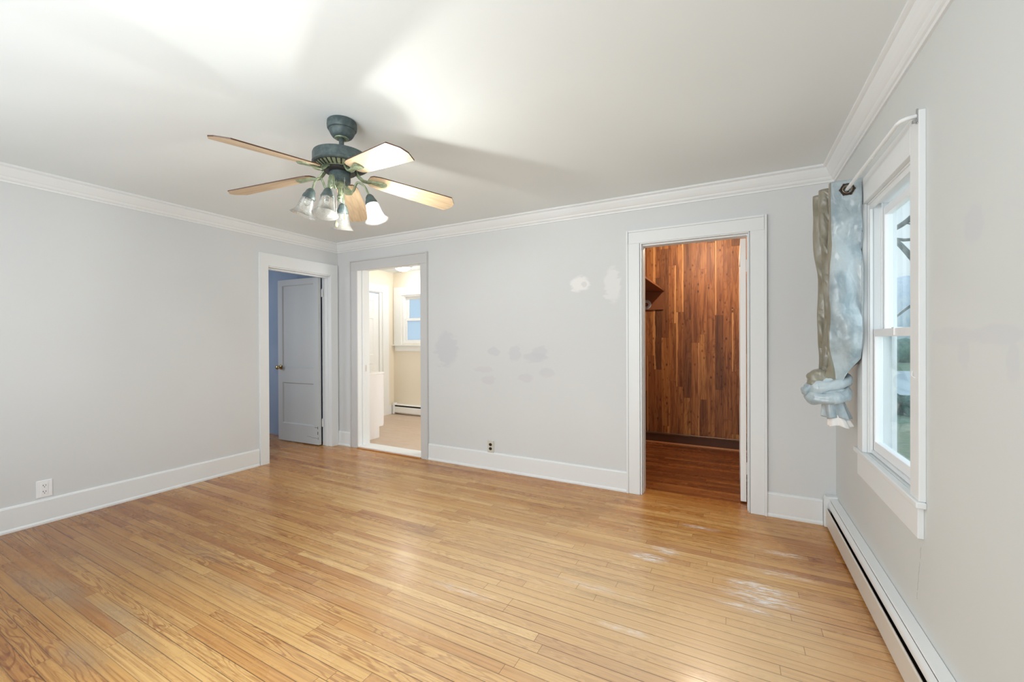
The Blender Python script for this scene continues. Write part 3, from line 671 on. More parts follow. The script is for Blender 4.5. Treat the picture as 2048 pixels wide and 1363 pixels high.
# cabinet
cb = empty('base_cabinet', (-4.45, 3.83, 0), 'white base cabinet with a toe kick just inside the cream room', 'cabinet')
cy0, cy1, cx0, cx1 = YB + WT + .014, 4.018, -4.95, -4.026
mb = MB().prism([(cy0, 0), (cy1 - .072, 0), (cy1 - .072, .140), (cy1, .140), (cy1, .812), (cy0, .812)], 'x', cx0, cx1); mb.build('body', simple('white_cabinet_paint', rgb(236, 236, 238), .4), cb)
MB().box(cx0, cx1 + .012, cy0, cy1 + .014, .812, .838, .006).build('countertop', mat_cream2, cb)
for a, b in ((cx0 + .01, -4.495), (-4.485, cx1 - .01)):
    dr = MB().box(a, b, cy1 + .0005, cy1 + .018, .155, .795, .003).build('door', mat_cream2, cb)
    k_ = MB().lathe([(0, 0), (.006, 0), (.006, .015), (.014, .02), (.012, .028), (0, .03)], 16, Matrix.Translation(((-4.53 if a < -4.6 else -4.45), cy1 + .018, .7)) @ Matrix.Rotation(-math.pi / 2, 4, 'X')).build('knob', mat_steel, dr, smooth=True)
# flush light
fl = empty('flush_ceiling_light', (-4.56, 4.98, RH), 'round lit flush light on the ceiling of the cream room', 'ceiling light')
T = Matrix.Translation((-4.56, 4.98, RH)) @ Matrix.Rotation(math.pi, 4, 'X')
MB().lathe([(0, 0), (.125, 0), (.125, .018), (.10, .02), (0, .02)], 36, T).build('base_pan', mat_trim, fl, smooth=True, auto=.6)
MB().lathe([(.112, .020), (.112, .030), (.10, .045), (.075, .058), (.04, .066), (0, .068)], 36, T).build('glass_dome', mat_dome, fl, smooth=True)

# ================================================================ WINDOW 1
w1 = empty('window_1', (XR, 2.396, .65), 'white double-hung window in the right wall looking out at a bare tree', 'window', 'structure')
def cbx(name, y0, y1, z0, z1, th=.020, x=XR, b=.002, m_=None):
    return MB().box(x - th, x, y0, y1, z0, z1, b).build(name, m_ or mat_trim, w1)
cbx('casing', 1.986, 2.069, .668, 2.058); cbx('casing', 2.723, 2.815, .668, 2.058); cbx('head_casing', 2.0685, 2.7235, 1.930, 2.058)
cbx('apron', 2.004, 2.830, .530, .644, .018)
MB().prism([(XR + .0002, .6445), (XR + .0002, .6672), (XR + .10, .672), (XR + .10, .6505)], 'y', 2.0705, 2.7215).build('window_sill', mat_trim, w1)
MB().box(XR - .030, XR, 1.978, 2.860, .6445, .6675, .004).build('window_sill', mat_trim, w1)
# jamb liner
mb = MB(); mb.box(XR + .001, XR + .111, WY0, WY0 + .008, WZ0 + .02, WZ1 - .0101); mb.box(XR + .001, XR + .111, WY1 - .008, WY1, WZ0 + .02, WZ1 - .0101); mb.box(XR + .001, XR + .111, WY0, WY1, WZ1 - .01, WZ1); mb.box(XR + .10, XR + .135, WY0, WY1, WZ0, WZ0 + .018); mb.box(XR + .011, XR + .056, WY0 + .008, WY1 - .008, .6725, .689, .002)
for y_ in (WY0 + .0081, WY1 - .0221): mb.box(XR + .006, XR + .018, y_, y_ + .014, .672, WZ1 - .0351, .001); mb.box(XR + .051, XR + .057, y_, y_ + .014, .672, WZ1 - .01, .001); mb.box(XR + .090, XR + .110, y_, y_ + .014, .672, WZ1 - .01, .001)
mb.box(XR + .006, XR + .018, WY0 + .008, WY1 - .008, WZ1 - .035, WZ1 - .01, .001)
mb.build('window_frame', mat_trim, w1)
MB().tube([(XR - .020, 2.020, 1.105), (XR - .026, 2.030, 1.112), (XR - .022, 2.040, 1.128)], .0016, 6).build('casing_hook', mat_vinyl, w1)
ya, yb_ = WY0 + .010, WY1 - .010
mb = MB(); sash(mb, 'y', ya, yb_, XR + .020, XR + .050, .690, 1.294, .034, .046, .036); ls = mb.build('lower_sash', mat_vinyl, w1)
MB().box(XR + .033, XR + .037, ya + .03, yb_ - .03, .726, 1.266).build('glass_pane', mat_pane, ls)
MB().box(XR + .015, XR + .046, 2.385, 2.415, 1.262, 1.298, .002).build('sash_lock', mat_vinyl, ls)
mb = MB(); sash(mb, 'y', ya, yb_, XR + .058, XR + .088, 1.260, 1.898, .034, .032, .042); us = mb.build('upper_sash', mat_vinyl, w1)
MB().box(XR + .071, XR + .075, ya + .028, yb_ - .028, 1.286, 1.862).build('glass_pane', mat_pane, us)

# ================================================================ BASEBOARD HEATER (right wall)
bh = empty('baseboard_heater', (XR, 1.5, 0), 'long white baseboard heater running under the window along the right wall', 'heater')
hy0, hy1 = YF + .02, 3.408
mb = MB().prism([(XR - .002, .200), (.561, .195), (.558, .190), (.560, .187), (.563, .191), (XR - .002, .196)], 'y', hy0, hy1); mb.build('top_cover', mat_trim, bh)
mb = MB().prism([(.560, .182), (.551, .172), (.547, .158), (.548, .147), (.552, .138), (.554, .139), (.551, .150), (.550, .158), (.554, .171), (.562, .180)], 'y', hy0, hy1); mb.build('damper', mat_trim, bh, smooth=True, auto=.7)
mb = MB().prism([(.540, .018), (.538, .024), (.538, .124), (.543, .129), (.547, .126), (.543, .122), (.543, .024), (XR, .024), (XR, .018)], 'y', hy0, hy1); mb.build('front_panel', simple('off_white_enamel', rgb(214, 208, 198), .4), bh)
MB().box(.565, .597, hy0, hy1, .04, .178).build('dark_fin_block', mat_dark, bh)  # solid block for the fins, near-black to carry the shade inside the slot
mb = MB(); mb.prism([(XR, .004), (.530, .004), (.530, .190), (.538, .204), (XR, .208)], 'y', hy1 - .002, YB - .014); mb.build('end_cap', mat_trim, bh)

# ================================================================ OUTLETS
o1 = empty('wall_outlet', (XL, 1.03, .238), 'square white double outlet low on the left wall', 'outlet')
mb = MB().box(XL, XL + .006, .992, 1.069, .181, .296, .002); mb.build('cover_plate', mat_vinyl, o1)
mb = MB(); mb.box(XL + .0055, XL + .0085, 1.013, 1.048, .196, .281, .001)
mb.mi = 1
for zc in (.258, .216):
    for dy, h_ in ((-.0065, .009), (.0065, .007)): mb.box(XL + .0083, XL + .0090, 1.0305 + dy - .0014, 1.0305 + dy + .0014, zc, zc + h_)
    mb.box(XL + .0083, XL + .0090, 1.0285, 1.0325, zc - .010, zc - .005)
mb.build('receptacle', [mat_vinyl, mat_black], o1)
o2 = empty('wall_outlet', (-2.065, YB, .223), 'narrow ivory outlet with two brown sockets on the back wall', 'outlet')
mb = MB().box(-2.099, -2.030, YB - .010, YB, .164, .281, .003); mb.build('cover_plate', simple('ivory_plastic', rgb(205, 203, 192), .4), o2)
mb = MB()
for zc in (.242, .203):
    mb.lathe([(0, 0), (.0165, 0), (.0165, .003), (0, .003)], 20, Matrix.Translation((-2.0645, YB - .010, zc)) @ Matrix.Rotation(math.pi / 2, 4, 'X') @ Matrix.Diagonal((1, .86, 1, 1)))
mb.build('receptacle', simple('dark_brown_plastic', rgb(34, 26, 18), .35), o2)

# ================================================================ CEILING FAN
FX, FY = -1.818, 1.514
fan = empty('ceiling_fan', (FX, FY, H), 'five-blade ceiling fan with verdigris motor and four glass lights', 'ceiling fan')
def FC(z):
    t = (H - z) / (H - 2.05); return -1.808 + (FX + 1.808) * min(t, 1), 1.526 + (FY - 1.526) * min(t, 1)
F = Matrix.Translation((FX, FY, 0))
def fpart(prof, name, mat, seg=40, **k): return MB().lathe(prof, seg, Matrix.Translation((*FC(sum(p[1] for p in prof) / len(prof)), 0))).build(name, mat, fan, smooth=True, auto=k.get('auto', .5))
fpart([(0, H), (.068, H), (.073, H - .005), (.0745, H - .026), (.073, H - .040), (.070, H - .045), (.064, H - .048), (.0635, H - .056), (.058, H - .068), (.051, H - .079), (.042, H - .086), (.034, H - .088), (.022, H - .087), (.020, H - .080), (0, H - .080)], 'canopy', mat_verdi)
fpart([(0, 2.315), (.0125, 2.315), (.0125, 2.222), (0, 2.222)], 'downrod', mat_verdi, 16)
fpart([(.036, H - .087), (.034, H - .091), (.024, H - .092), (.021, H - .088), (.022, H - .082)], 'hanger_ring', mat_verdi_pale, 24)
fpart([(0, 2.226), (.020, 2.226), (.030, 2.224), (.095, 2.223), (.122, 2.221), (.134, 2.216), (.137, 2.208), (.137, 2.170), (.139, 2.167), (.139, 2.161), (.133, 2.156), (.122, 2.155), (.119, 2.156), (0, 2.156)], 'motor_housing', mat_verdi, 56)
mb = MB().lathe([(0, 2.160), (.119, 2.160), (.110, 2.152), (.094, 2.142), (.080, 2.138), (0, 2.138)], 56, F); mb.mi = 1
for k in range(30):
    t = 2 * math.pi * k / 30; R_ = F @ Matrix.Rotation(t, 4, 'Z')
    v = [mb.bm.verts.new(R_ @ Vector(p)) for p in ((.1155, -.0035, 2.1565), (.1155, .0035, 2.1565), (.0895, .0045, 2.1395), (.0895, -.0015, 2.1395))]
    v2 = [mb.bm.verts.new(R_ @ Vector((p[0] + .0015, p[1], p[2] - .0022))) for p in ((.1155, -.0035, 2.1565), (.1155, .0035, 2.1565), (.0895, .0045, 2.1395), (.0895, -.0015, 2.1395))]
    mb.face(v2); 
    for i in range(4): mb.face([v[i], v[(i + 1) % 4], v2[(i + 1) % 4], v2[i]])
mb.build('vent_ring', [mat_verdi_pale, mat_black], fan)
fpart([(0, 2.147), (.078, 2.147), (.080, 2.140), (.080, 2.126), (.074, 2.122), (0, 2.122)], 'flywheel', mat_black)
fpart([(0, 2.124), (.050, 2.124), (.052, 2.118), (.052, 2.076), (.048, 2.070), (0, 2.070)], 'switch_housing', mat_verdi)
fpart([(0, 2.071), (.030, 2.071), (.031, 2.062), (.026, 2.054), (.017, 2.048), (.011, 2.044), (0, 2.044)], 'light_kit_hub', mat_verdi_pale)
fpart([(0, 2.046), (.009, 2.046), (.008, 2.01), (.012, 2.004), (.014, 1.998), (.010, 1.990), (.013, 1.984), (.009, 1.974), (0, 1.970)], 'center_stem', mat_verdi_pale, 20)
# blades: local x outward, droop
DROOP = math.atan(.134)
ZC = 2.1295
outline = [(.150, -.036), (.165, -.050), (.20, -.058), (.45, -.067), (.596, -.072), (.629, -.020), (.629, .020), (.596, .072), (.45, .067), (.20, .058), (.165, .050), (.150, .036), (.144, 0)]
def blade_mats(): return [mat_blade, mat_blade_edge]
mb = MB(); th = .0055
up = [mb.bm.verts.new((x, y, th / 2)) for x, y in outline]; dn = [mb.bm.verts.new((x, y, -th / 2)) for x, y in outline]
mb.face(up); mb.face(dn[::-1]); mb.mi = 1
for i in range(len(up)): mb.face([up[i], up[(i + 1) % len(up)], dn[(i + 1) % len(up)], dn[i]])
blade0 = mb.build('blade', blade_mats())
blade0['label'] = 'light oak blade with a dark edge'
# blade iron (in blade-local coords, underneath, reaching back to the flywheel)
mb = MB(); zz = -th / 2 - .0005
pad = [(.142, -.010), (.160, -.014), (.185, -.020), (.222, -.028), (.240, -.022), (.246, 0), (.240, .022), (.222, .028), (.185, .020), (.160, .014), (.142, .010)]
a_ = [mb.bm.verts.new((x, y, zz)) for x, y in pad]; b_ = [mb.bm.verts.new((.142 + (x - .142) * .96, y * .72, zz - .008)) for x, y in pad]
mb.face(a_); mb.face(b_[::-1])
for i in range(len(a_)): mb.face([a_[i], a_[(i + 1) % len(a_)], b_[(i + 1) % len(a_)], b_[i]])
for sy in (-.008, 0, .008):
    mb.tube([(.165, sy, zz - .003), (.145, sy * 1.1, zz - .010), (.120, sy * 1.2, zz - .010), (.100, sy * 1.3, zz + .002), (.085, sy * 1.4, zz + .016), (.068, sy * 1.5, zz + .018)], .005, 8)
for px, py in ((.172, -.010), (.172, .010), (.205, 0)): mb.lathe([(0, -.003), (.004, -.002), (.004, 0)], 8, Matrix.Translation((px, py, zz - .006)))
iron0 = mb.build('blade_iron', mat_verdi_pale, smooth=True, auto=.7)
iron0.parent = blade0
for k in range(5):
    t = math.radians(-87.9 + 72 * k)
    Mx = Matrix.Translation((FX, FY, ZC)) @ Matrix.Rotation(t, 4, 'Z') @ Matrix.Rotation(DROOP, 4, 'Y') @ Matrix.Rotation(math.radians(-12), 4, 'X')
    if k == 0: b_o, i_o = blade0, iron0
    else:
        b_o = blade0.copy(); C.objects.link(b_o); i_o = iron0.copy(); C.objects.link(i_o); i_o.parent = b_o
    b_o.parent = fan; b_o.matrix_basis = fan.matrix_basis.inverted() @ Mx
    i_o.matrix_basis = Matrix.Rotation(math.radians(6), 4, 'X')
# lights: holder mid point, rim centre, lit?
LAMPS = [((-1.754, 1.395, 1.996), (-1.738, 1.366, 1.858), False), ((-1.691, 1.594, 2.011), (-1.655, 1.613, 1.880), True),
         ((-1.911, 1.612, 2.000), (-1.940, 1.632, 1.872), False), ((-1.878, 1.393, 2.006), (-1.914, 1.370, 1.881), False)]
BELL = [(.0235, .0), (.027, .004), (.031, .012), (.0335, .024), (.0355, .040), (.038, .056), (.042, .072), (.049, .086), (.0575, .096), (.062, .100)]
for (hm, rm, lit) in LAMPS:
    hm, rm = Vector(hm), Vector(rm); ax = (rm - hm).normalized()
    q = ax.to_track_quat('Z', 'Y').to_matrix().to_4x4()
    top = rm - ax * .134
    A = Matrix.Translation(top) @ q            # local z runs from holder top to the rim
    out = Vector((hm.x - FX, hm.y - FY, 0)).normalized(); c0 = Vector((FX, FY, 2.058))
    p = [c0 + out * .026, c0 + out * .045 + Vector((0, 0, -.022)), c0 + out * .058 + Vector((0, 0, -.034)), c0 + out * .072 + Vector((0, 0, -.024)), c0 + out * .082 + Vector((0, 0, .004))]
    tp = top + Vector((0, 0, .012)) - out * .006
    p += [c0 + out * .094 + Vector((0, 0, .018)), (c0 + out * .108 + Vector((0, 0, .016)) + tp) / 2 + Vector((0, 0, .01)), tp, top + ax * .006]
    # smooth the polyline
    def cr(P, n=5):
        R = []
        for i in range(len(P) - 1):
            a, b, c, d = P[max(i - 1, 0)], P[i], P[i + 1], P[min(i + 2, len(P) - 1)]
            for j in range(n):
                s = j / n; R.append(.5 * ((2 * b) + (-a + c) * s + (2 * a - 5 * b + 4 * c - d) * s * s + (-a + 3 * b - 3 * c + d) * s ** 3))
        return R + [P[-1]]
    mb = MB(); side = Vector((-out.y, out.x, 0)) * .0042
    for s_ in (-1, 1): mb.tube([v + side * s_ for v in cr(p)], .0048, 8)
    mb.build('lamp_arm', mat_verdi_pale, fan, smooth=True, auto=.9)
    hd = MB().lathe([(0, -.006), (.009, -.006), (.014, -.002), (.021, .008), (.024, .020), (.029, .030), (.0315, .040), (.0315, .047), (.028, .049), (.026, .036), (0, .034)], 28, A).build('lamp_holder', mat_verdi, fan, smooth=True, auto=.6)
    for kk in range(3):
        t = kk * 2.094 + .4; MB().tube([A @ Vector((.026 * math.cos(t), .026 * math.sin(t), .042)), A @ Vector((.033 * math.cos(t), .033 * math.sin(t), .042))], .0022, 8).build('thumbscrew', mat_verdi, hd)
    mb = MB(); B_ = [(r, z + .036) for r, z in BELL]; mb.lathe(B_ + [(r - .0018, z) for r, z in reversed(B_)], 40, A, cap=False)
    gs = mb.build('glass_shade', mat_seed, fan, smooth=True); gs['label'] = 'lit clear seeded glass bell' if lit else 'clear seeded glass bell'
    mb = MB().lathe([(0, .036), (.010, .036), (.011, .050), (.016, .062), (.022, .076), (.024, .088), (.021, .100), (.012, .109), (0, .112)] if lit else [(0, .036), (.009, .036), (.010, .046), (.013, .054), (.015, .064), (.013, .076), (.007, .084), (0, .087)], 24, A)
    bb = mb.build('bulb', mat_bulb_on if lit else mat_seed, fan, smooth=True)
# pull chains
for (x_, y_, z0, z1, ln) in ((-1.795, 1.475, 2.072, 1.868, .030), (-1.764, 1.500, 2.085, 1.905, .030)):
    mb = MB(); n = int((z0 - z1) / .0055)
    mb.tube([(x_, y_, z0), (x_, y_, z1)], .0009, 6)
    for i in range(n): mb.lathe([(0, -.0015), (.0015, 0), (0, .0015)], 6, Matrix.Translation((x_, y_, z0 - i * .0055)))
    ch = mb.build('pull_chain', mat_steel, fan)
    MB().lathe([(0, 0), (.002, -.001), (.0035, -.010), (.0065, -.024), (.0065, -.032), (.004, -.038), (0, -.040)], 16, Matrix.Translation((x_, y_, z1))).build('chain_pendant', simple('ivory_wood_pendant', rgb(224, 214, 176), .3), ch, smooth=True)

# ================================================================ CURTAIN ROD + CURTAIN
RXx, RZ = .516, 2.011
rod = empty('curtain_rod', (RXx, 2.4, RZ), 'slim white curtain rod above the window', 'curtain rod')
def arc(y0, y1, xa, xb, n=8, sgn=1):
    return [(xb + (xa - xb) * math.cos(math.pi / 2 * i / n) if True else 0, y0 + (y1 - y0) * math.sin(math.pi / 2 * i / n), RZ) for i in range(n + 1)]
mb = MB(); pts = [(.521, 2.50, 2.0175), (.533, 2.02, 2.033)]
R1 = .026; pts += [(.533 + R1 - R1 * math.cos(t), 2.02 - R1 * math.sin(t), 2.033 + .005 * i / 8) for i, t in enumerate([math.pi / 2 * k / 8 for k in range(1, 9)])]
pts += [(XR - .022, 1.996, 2.040)]
mb.tube(pts, .0075, 12); rod_o = mb.build('rod', mat_trim, rod, smooth=True, auto=.8)
mb = MB(); mb.tube([(.5265, 2.30, 2.024), (RXx, 2.70, RZ), (.509, 3.00, 2.002)] + [(.509 + R1 - R1 * math.cos(t), 3.0 + R1 * math.sin(t), 2.002) for t in [math.pi / 2 * k / 8 for k in range(1, 9)]] + [(XR - .001, 3.0 + R1, 2.002)], .0085, 12); mb.build('rod_sleeve', mat_trim, rod, smooth=True, auto=.8)
mb = MB(); mb.box(XR - .024, XR - .020, 1.988, 1.998, 2.012, 2.064, .001); mb.box(XR - .034, XR - .024, 1.985, 2.002, 2.016, 2.026, .001); mb.build('bracket', mat_steel, rod)

cur = empty('curtain', (.52, 2.84, 2.06), 'light blue satin grommet curtain knotted up beside the window', 'curtain')
# pleated panel; path across the cloth: zigzag in plan (x = along fold, y = along rod)
def plan(s):
    """s 0..1 across the cloth -> (x, y) at the top; front panel first"""
    P = [(.592, 2.700), (.575, 2.700), (.540, 2.702), (.500, 2.702), (.462, 2.706), (.447, 2.722), (.452, 2.742), (.50, 2.758), (.57, 2.764), (.588, 2.778), (.575, 2.796), (.50, 2.806), (.440, 2.812), (.420, 2.826), (.425, 2.846), (.48, 2.858), (.56, 2.866), (.585, 2.882), (.57, 2.898), (.50, 2.906), (.430, 2.912), (.405, 2.930), (.425, 2.952), (.50, 2.960), (.57, 2.966)]
    f = s * (len(P) - 1); i = min(int(f), len(P) - 2); t = f - i
    a, b, c, d = (Vector(P[max(i - 1, 0)]), Vector(P[i]), Vector(P[i + 1]), Vector(P[min(i + 2, len(P) - 1)]))
    v = .5 * ((2 * b) + (-a + c) * t + (2 * a - 5 * b + 4 * c - d) * t * t + (-a + 3 * b - 3 * c + d) * t ** 3)
    return v.x, v.y
mb = MB(); NS, NV = 150, 90; ZT, ZB = 2.062, 1.000; grid = []
def sm(a, b, t):
    t = max(0, min(1, (t - a) / (b - a))); return t * t * (3 - 2 * t)
for j in range(NV + 1):
    v = j / NV; row = []
    z = ZT + (ZB - ZT) * v
    for i in range(NS + 1):
        s = i / NS; x, y = plan(s)
        front = max(0, 1 - s / .22)
        # gather towards the neck
        g = sm(.76 if s < .2 else .84, 1.0, v) ** 1.1
        fr_ = 1 - sm(.17, .26, s); nx = (.440 + (x - .5) * .30) * (1 - fr_) + (.492 + (x - .5) * .14) * fr_; ny = 2.785 + (s - .5) * .08
        x2 = x + front * .010 * math.sin(v * 9) * sm(.1, .5, v)
        # right edge billows over the casing mid way
        bil = sm(.2, .75, v) * (1 - sm(.78, 1, v))
        x2 += bil * .012 * (x - .5) / .09
        x2 += .030 * sm(.24, .34, s) * sm(.15, .6, v) * max(0, (.56 - x) / .14)
        y2 = y - bil * .030 * (1 if s < .2 else .3) * (.5 + .5 * math.sin(s * 40 + v * 5))
        y2 += .006 * math.sin(v * 23 + s * 9) * sm(.05, .3, v) + .004 * math.sin(v * 41 + s * 22)
        x2 += .004 * math.sin(v * 17 + s * 50) * sm(.05, .3, v)
        X = x2 + (nx - x2) * g; Y = y2 + (ny - y2) * g
        X = min(X, XR - .004) if (Y > 2.815) else min(X, XR - .026)
        row.append(mb.bm.verts.new((X, Y, z)))
    grid.append(row)
# the grommet hole position: front panel at rod
for j in range(NV):
    for i in range(NS):
        vs = [grid[j][i], grid[j][i + 1], grid[j + 1][i + 1], grid[j + 1][i]]
        cx_ = sum(v.co.x for v in vs) / 4; cz_ = sum(v.co.z for v in vs) / 4
        if (cx_ - RXx) ** 2 + (cz_ - RZ) ** 2 < .0175 ** 2: continue
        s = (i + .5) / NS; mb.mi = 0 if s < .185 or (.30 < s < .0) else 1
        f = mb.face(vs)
pan = mb.build('cloth_panel', [mat_satin, mat_satin_reflect], cur, smooth=True)
md = pan.modifiers.new('thickness', 'SOLIDIFY'); md.thickness = .0022; md.offset = 0
# grommets
def grommet(y, name='grommet'):
    T_ = Matrix.Translation((RXx, y, RZ)) @ Matrix.Rotation(math.pi / 2, 4, 'X')
    mb = MB(); n = 64; star = []
    for k in range(n):
        t = 2 * math.pi * k / n; r = .030 + .0045 * max(0, math.cos(6 * t)) ** 2; star.append(Vector((r * math.cos(t), r * math.sin(t), .002)))
    inn = [Vector((.019 * math.cos(2 * math.pi * k / n), .019 * math.sin(2 * math.pi * k / n), .002)) for k in range(n)]
    A_ = [mb.bm.verts.new(T_ @ p) for p in star]; B2 = [mb.bm.verts.new(T_ @ p) for p in inn]; C2 = [mb.bm.verts.new(T_ @ (p + Vector((0, 0, -.004)))) for p in star]; D2_ = [mb.bm.verts.new(T_ @ (p + Vector((0, 0, -.004)))) for p in inn]
    for k in range(n):
        k2 = (k + 1) % n; mb.face([A_[k], A_[k2], B2[k2], B2[k]]); mb.face([C2[k], C2[k2], D2_[k2], D2_[k]]); mb.face([A_[k], A_[k2], C2[k2], C2[k]]); mb.face([B2[k], B2[k2], D2_[k2], D2_[k]])
    g_ = mb.build(name, simple('dark_bronze', rgb(62, 50, 42), .4, .6), cur)
    ring = MB(); n = 40
    ring.tube([T_ @ Vector((.0195 * math.cos(2 * math.pi * k / n), .0195 * math.sin(2 * math.pi * k / n), .0035)) for k in range(n + 1)], .0022, 8); ring.build('ring', simple('bronze_ring', rgb(150, 136, 120), .3, .8), g_, smooth=True)
grommet(2.695)
# knot: wide wrap bands around a lumpy core
def wrap(center, rx, ry, h, w_, tilt, sag, name, mat, seed, amp=.004, nf=2):
    """soft rolled band of cloth going round the knot; creases run along the band"""
    mb = MB(); n, m2 = 84, 30; g = []
    for i in range(n):
        t = 2 * math.pi * i / n; r_ = []
        hh = h * (1 + .16 * math.sin(2 * t + seed)); ww = w_ * (1 + .2 * math.cos(t * 2 + seed))
        for j in range(m2):
            a = 2 * math.pi * j / m2
            crease = amp * abs(math.sin(nf * a + .8 * math.sin(t + seed))) ** .5 * (.7 + .3 * math.cos(t * 3))
            nrm = Vector((math.cos(t), math.sin(t), 0))
            p = Vector((math.cos(t) * rx, math.sin(t) * ry, 0)) + nrm * math.cos(a) * (ww + crease) + Vector((0, 0, math.sin(a) * (hh + crease)))
            p.z += tilt * math.cos(t) * rx + sag * math.sin(t) + .004 * math.sin(5 * t + seed) * math.sin(a)
            r_.append(mb.bm.verts.new(Vector(center) + p))
        g.append(r_)
    for i in range(n):
        for j in range(m2): mb.face([g[i][j], g[(i + 1) % n][j], g[(i + 1) % n][(j + 1) % m2], g[i][(j + 1) % m2]])
    return mb.build(name, mat, cur, smooth=True)
def lump(center, r, name, mat, seed, amp=.12, rot=0.0):
    mb = MB(); bmesh.ops.create_icosphere(mb.bm, subdivisions=5, radius=1.0); Rm = Matrix.Rotation(rot, 3, 'Y')
    for v in mb.bm.verts:
        p = v.co.copy(); f = 1 + amp * math.sin(p.x * 3.2 + seed + 1.5 * p.z) * math.cos(p.y * 2.5 - seed + 2 * p.z) + amp * .5 * abs(math.sin(p.z * 3.2 + p.x * 4.0 + seed))
        v.co = Vector(center) + Rm @ (Vector((p.x * r[0], p.y * r[1], p.z * r[2])) * f)
    return mb.build(name, mat, cur, smooth=True)
lump((.415, 2.800, 1.030), (.066, .050, .050), 'gathered_fold', mat_satin_reflect, 1.0, .16, -.6)
lump((.462, 2.795, 1.010), (.050, .045, .060), 'gathered_fold', mat_satin, 4.0, .18, .3)
lump((.450, 2.800, .965), (.085, .050, .050), 'knot_core', mat_satin, 2.0, .08)
wrap((.450, 2.790, 1.003), .080, .040, .030, .020, .30, .008, 'knot_wrap', mat_satin, .4)
wrap((.446, 2.786, .948), .082, .044, .030, .022, .12, .020, 'knot_wrap', mat_satin, 1.7, .005, 3)
lump((.358, 2.780, .972), (.026, .026, .030), 'gathered_fold', mat_satin, 3.3, .25, .5)
# tail
def skirt(z0, z1, r0, r1, c0, c1, name, mat, fold, a0=0.0, ph=0.0):
    mb = MB(); n, m2 = 80, 14; g = []
    for j in range(m2 + 1):
        v = j / m2; row = []
        for i in range(n):
            t = 2 * math.pi * i / n
            f = 1 + fold * (v ** .7) * math.sin(5 * t + ph) + fold * .5 * v * math.sin(9 * t + 1 + ph)
            cx = c0[0] + (c1[0] - c0[0]) * v; cy = c0[1] + (c1[1] - c0[1]) * v
            row.append(mb.bm.verts.new((cx + (r0[0] + (r1[0] - r0[0]) * v) * f * math.cos(t), cy + (r0[1] + (r1[1] - r0[1]) * v) * f * math.sin(t), z0 + (z1 - z0) * v + .006 * v * math.sin(3 * t + ph))))
        g.append(row)
    for j in range(m2):
        for i in range(n): mb.face([g[j][i], g[j][(i + 1) % n], g[j + 1][(i + 1) % n], g[j + 1][i]])
    o = mb.build(name, mat, cur, smooth=True); md = o.modifiers.new('thickness', 'SOLIDIFY'); md.thickness = .0015; return o
skirt(.945, .822, (.042, .032), (.056, .034), (.468, 2.80), (.492, 2.80), 'cloth_tail', mat_satin, .22)
skirt(.880, .778, (.030, .024), (.050, .028), (.480, 2.80), (.505, 2.798), 'lining_tail', mat_lining, .16, ph=1.0)

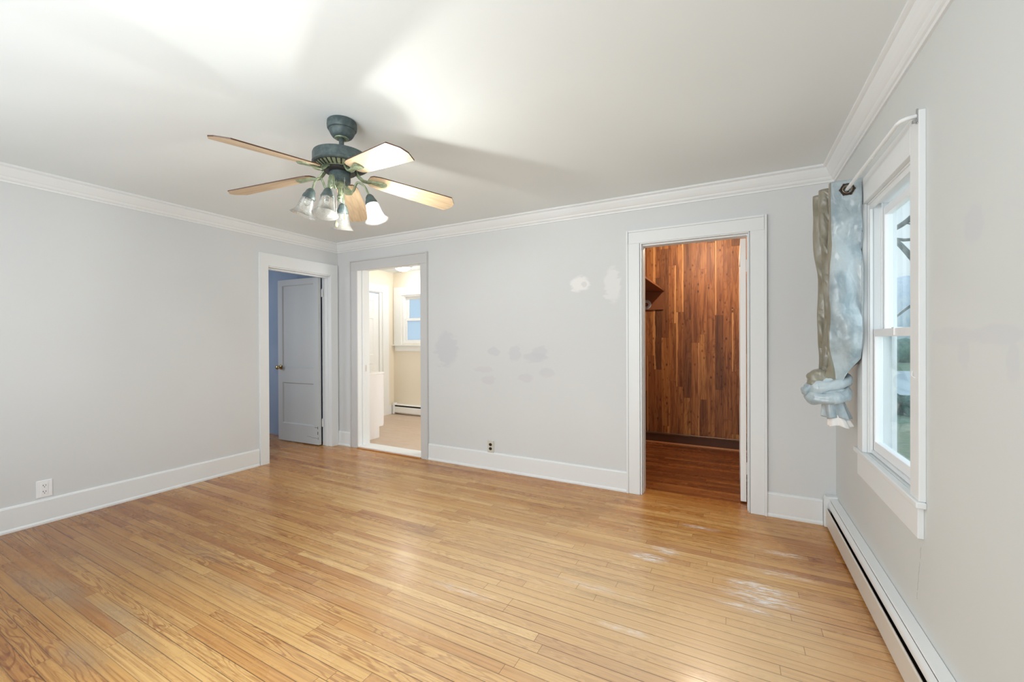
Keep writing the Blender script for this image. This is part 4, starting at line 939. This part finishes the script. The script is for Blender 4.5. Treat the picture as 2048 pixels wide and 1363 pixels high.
# ================================================================ OUTSIDE
GZ = -.62
struct(MB().box(XR + .3, 80, -10, 95, GZ - .2, GZ), 'ground', mat_lawn, 'green winter lawn outside the window', 'lawn')
mb = MB().box(XR + .3, 60, 18.0, 31.0, GZ, GZ + .02); tag(mb.build('driveway', mat_drive), 'pale snowy drive crossing the lawn outside the window', 'driveway', 'structure')
tr = empty('bare_tree', (3.9, 10.0, GZ), 'large bare tree with crooked branches outside the window', 'tree')
MB().tube([(4.4, 10.0, GZ - .2), (4.35, 10.0, .5), (4.2, 10.1, 1.6), (4.3, 10.2, 2.8), (4.1, 10.0, 4.5), (4.2, 10.0, 6.5)], [.30, .25, .22, .20, .14, .06], 16).build('trunk', mat_bark, tr, smooth=True)
BR = [([(4.25, 10.1, 1.7), (3.6, 9.9, 1.75), (3.15, 9.8, 2.15), (2.85, 9.8, 2.55), (2.5, 9.7, 3.0), (2.0, 9.6, 3.3)], [.14, .12, .10, .09, .07, .03]),
      ([(4.25, 10.1, 2.6), (3.5, 10.0, 2.95), (3.1, 9.95, 3.05), (2.7, 9.9, 3.0), (2.3, 9.8, 3.15)], [.10, .07, .055, .05, .02]),
      ([(4.2, 10.1, 3.6), (3.5, 10.1, 3.75), (3.0, 10.1, 3.55), (2.7, 10.0, 3.3), (2.2, 10.0, 3.0)], [.12, .10, .09, .08, .04]),
      ([(4.1, 10.0, 4.3), (3.4, 9.9, 4.55), (2.9, 9.8, 4.50), (2.4, 9.8, 4.6)], [.06, .035, .028, .015]),
      ([(3.15, 9.8, 2.15), (2.95, 9.7, 1.95), (2.7, 9.6, 1.8), (2.4, 9.6, 1.5)], [.06, .05, .04, .02]),
      ([(4.1, 10.0, 4.8), (3.4, 9.9, 5.05), (3.0, 9.8, 4.90), (2.4, 9.8, 4.75)], [.06, .045, .04, .015]),
      ([(3.0, 9.95, 3.05), (2.9, 9.9, 3.2), (2.7, 9.9, 3.3), (2.55, 9.9, 3.2)], [.03, .025, .02, .01])]
for p, r in BR:
    MB().tube([tuple(v) for v in cr([Vector(q) for q in p], 4)], [.55 * r[min(int(i / 4), len(r) - 1)] * (1 - (i % 4) / 4) + .55 * r[min(int(i / 4) + 1, len(r) - 1)] * ((i % 4) / 4) for i in range(4 * (len(p) - 1) + 1)], 10).build('branch', mat_bark, tr, smooth=True)
def blobby(x0, x1, y, z0, z1, mat, name, label, cat, dx, seed):
    random.seed(seed); mb = MB(); x = x0
    while x < x1:
        c_ = Vector((x, y + random.uniform(-.5, .5), z0 + (z1 - z0) * .45)); r_ = (z1 - z0) * random.uniform(.45, .6)
        before = len(mb.bm.verts); bmesh.ops.create_icosphere(mb.bm, subdivisions=3, radius=1.0, matrix=Matrix.Translation(c_) @ Matrix.Diagonal((r_ * .8, r_ * .6, r_, 1)))
        x += dx * random.uniform(.7, 1.2)
    for v in mb.bm.verts: v.co += Vector((random.uniform(-1, 1), random.uniform(-1, 1), random.uniform(-1, 1))) * .06
    return tag(mb.build(name, mat, smooth=True), label, cat, 'stuff')
blobby(6, 22, 42, GZ, 1.15, mat_hedge, 'hedge', 'blurred green hedge across the lawn outside the window', 'hedge', .3, 3)
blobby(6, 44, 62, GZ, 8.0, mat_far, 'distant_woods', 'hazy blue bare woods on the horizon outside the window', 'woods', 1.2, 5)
blobby(2.6, 6.0, 13.5, GZ, -.10, mat_hedge, 'low_shrubs', 'low rough shrubs close below the window', 'shrubs', .35, 8)
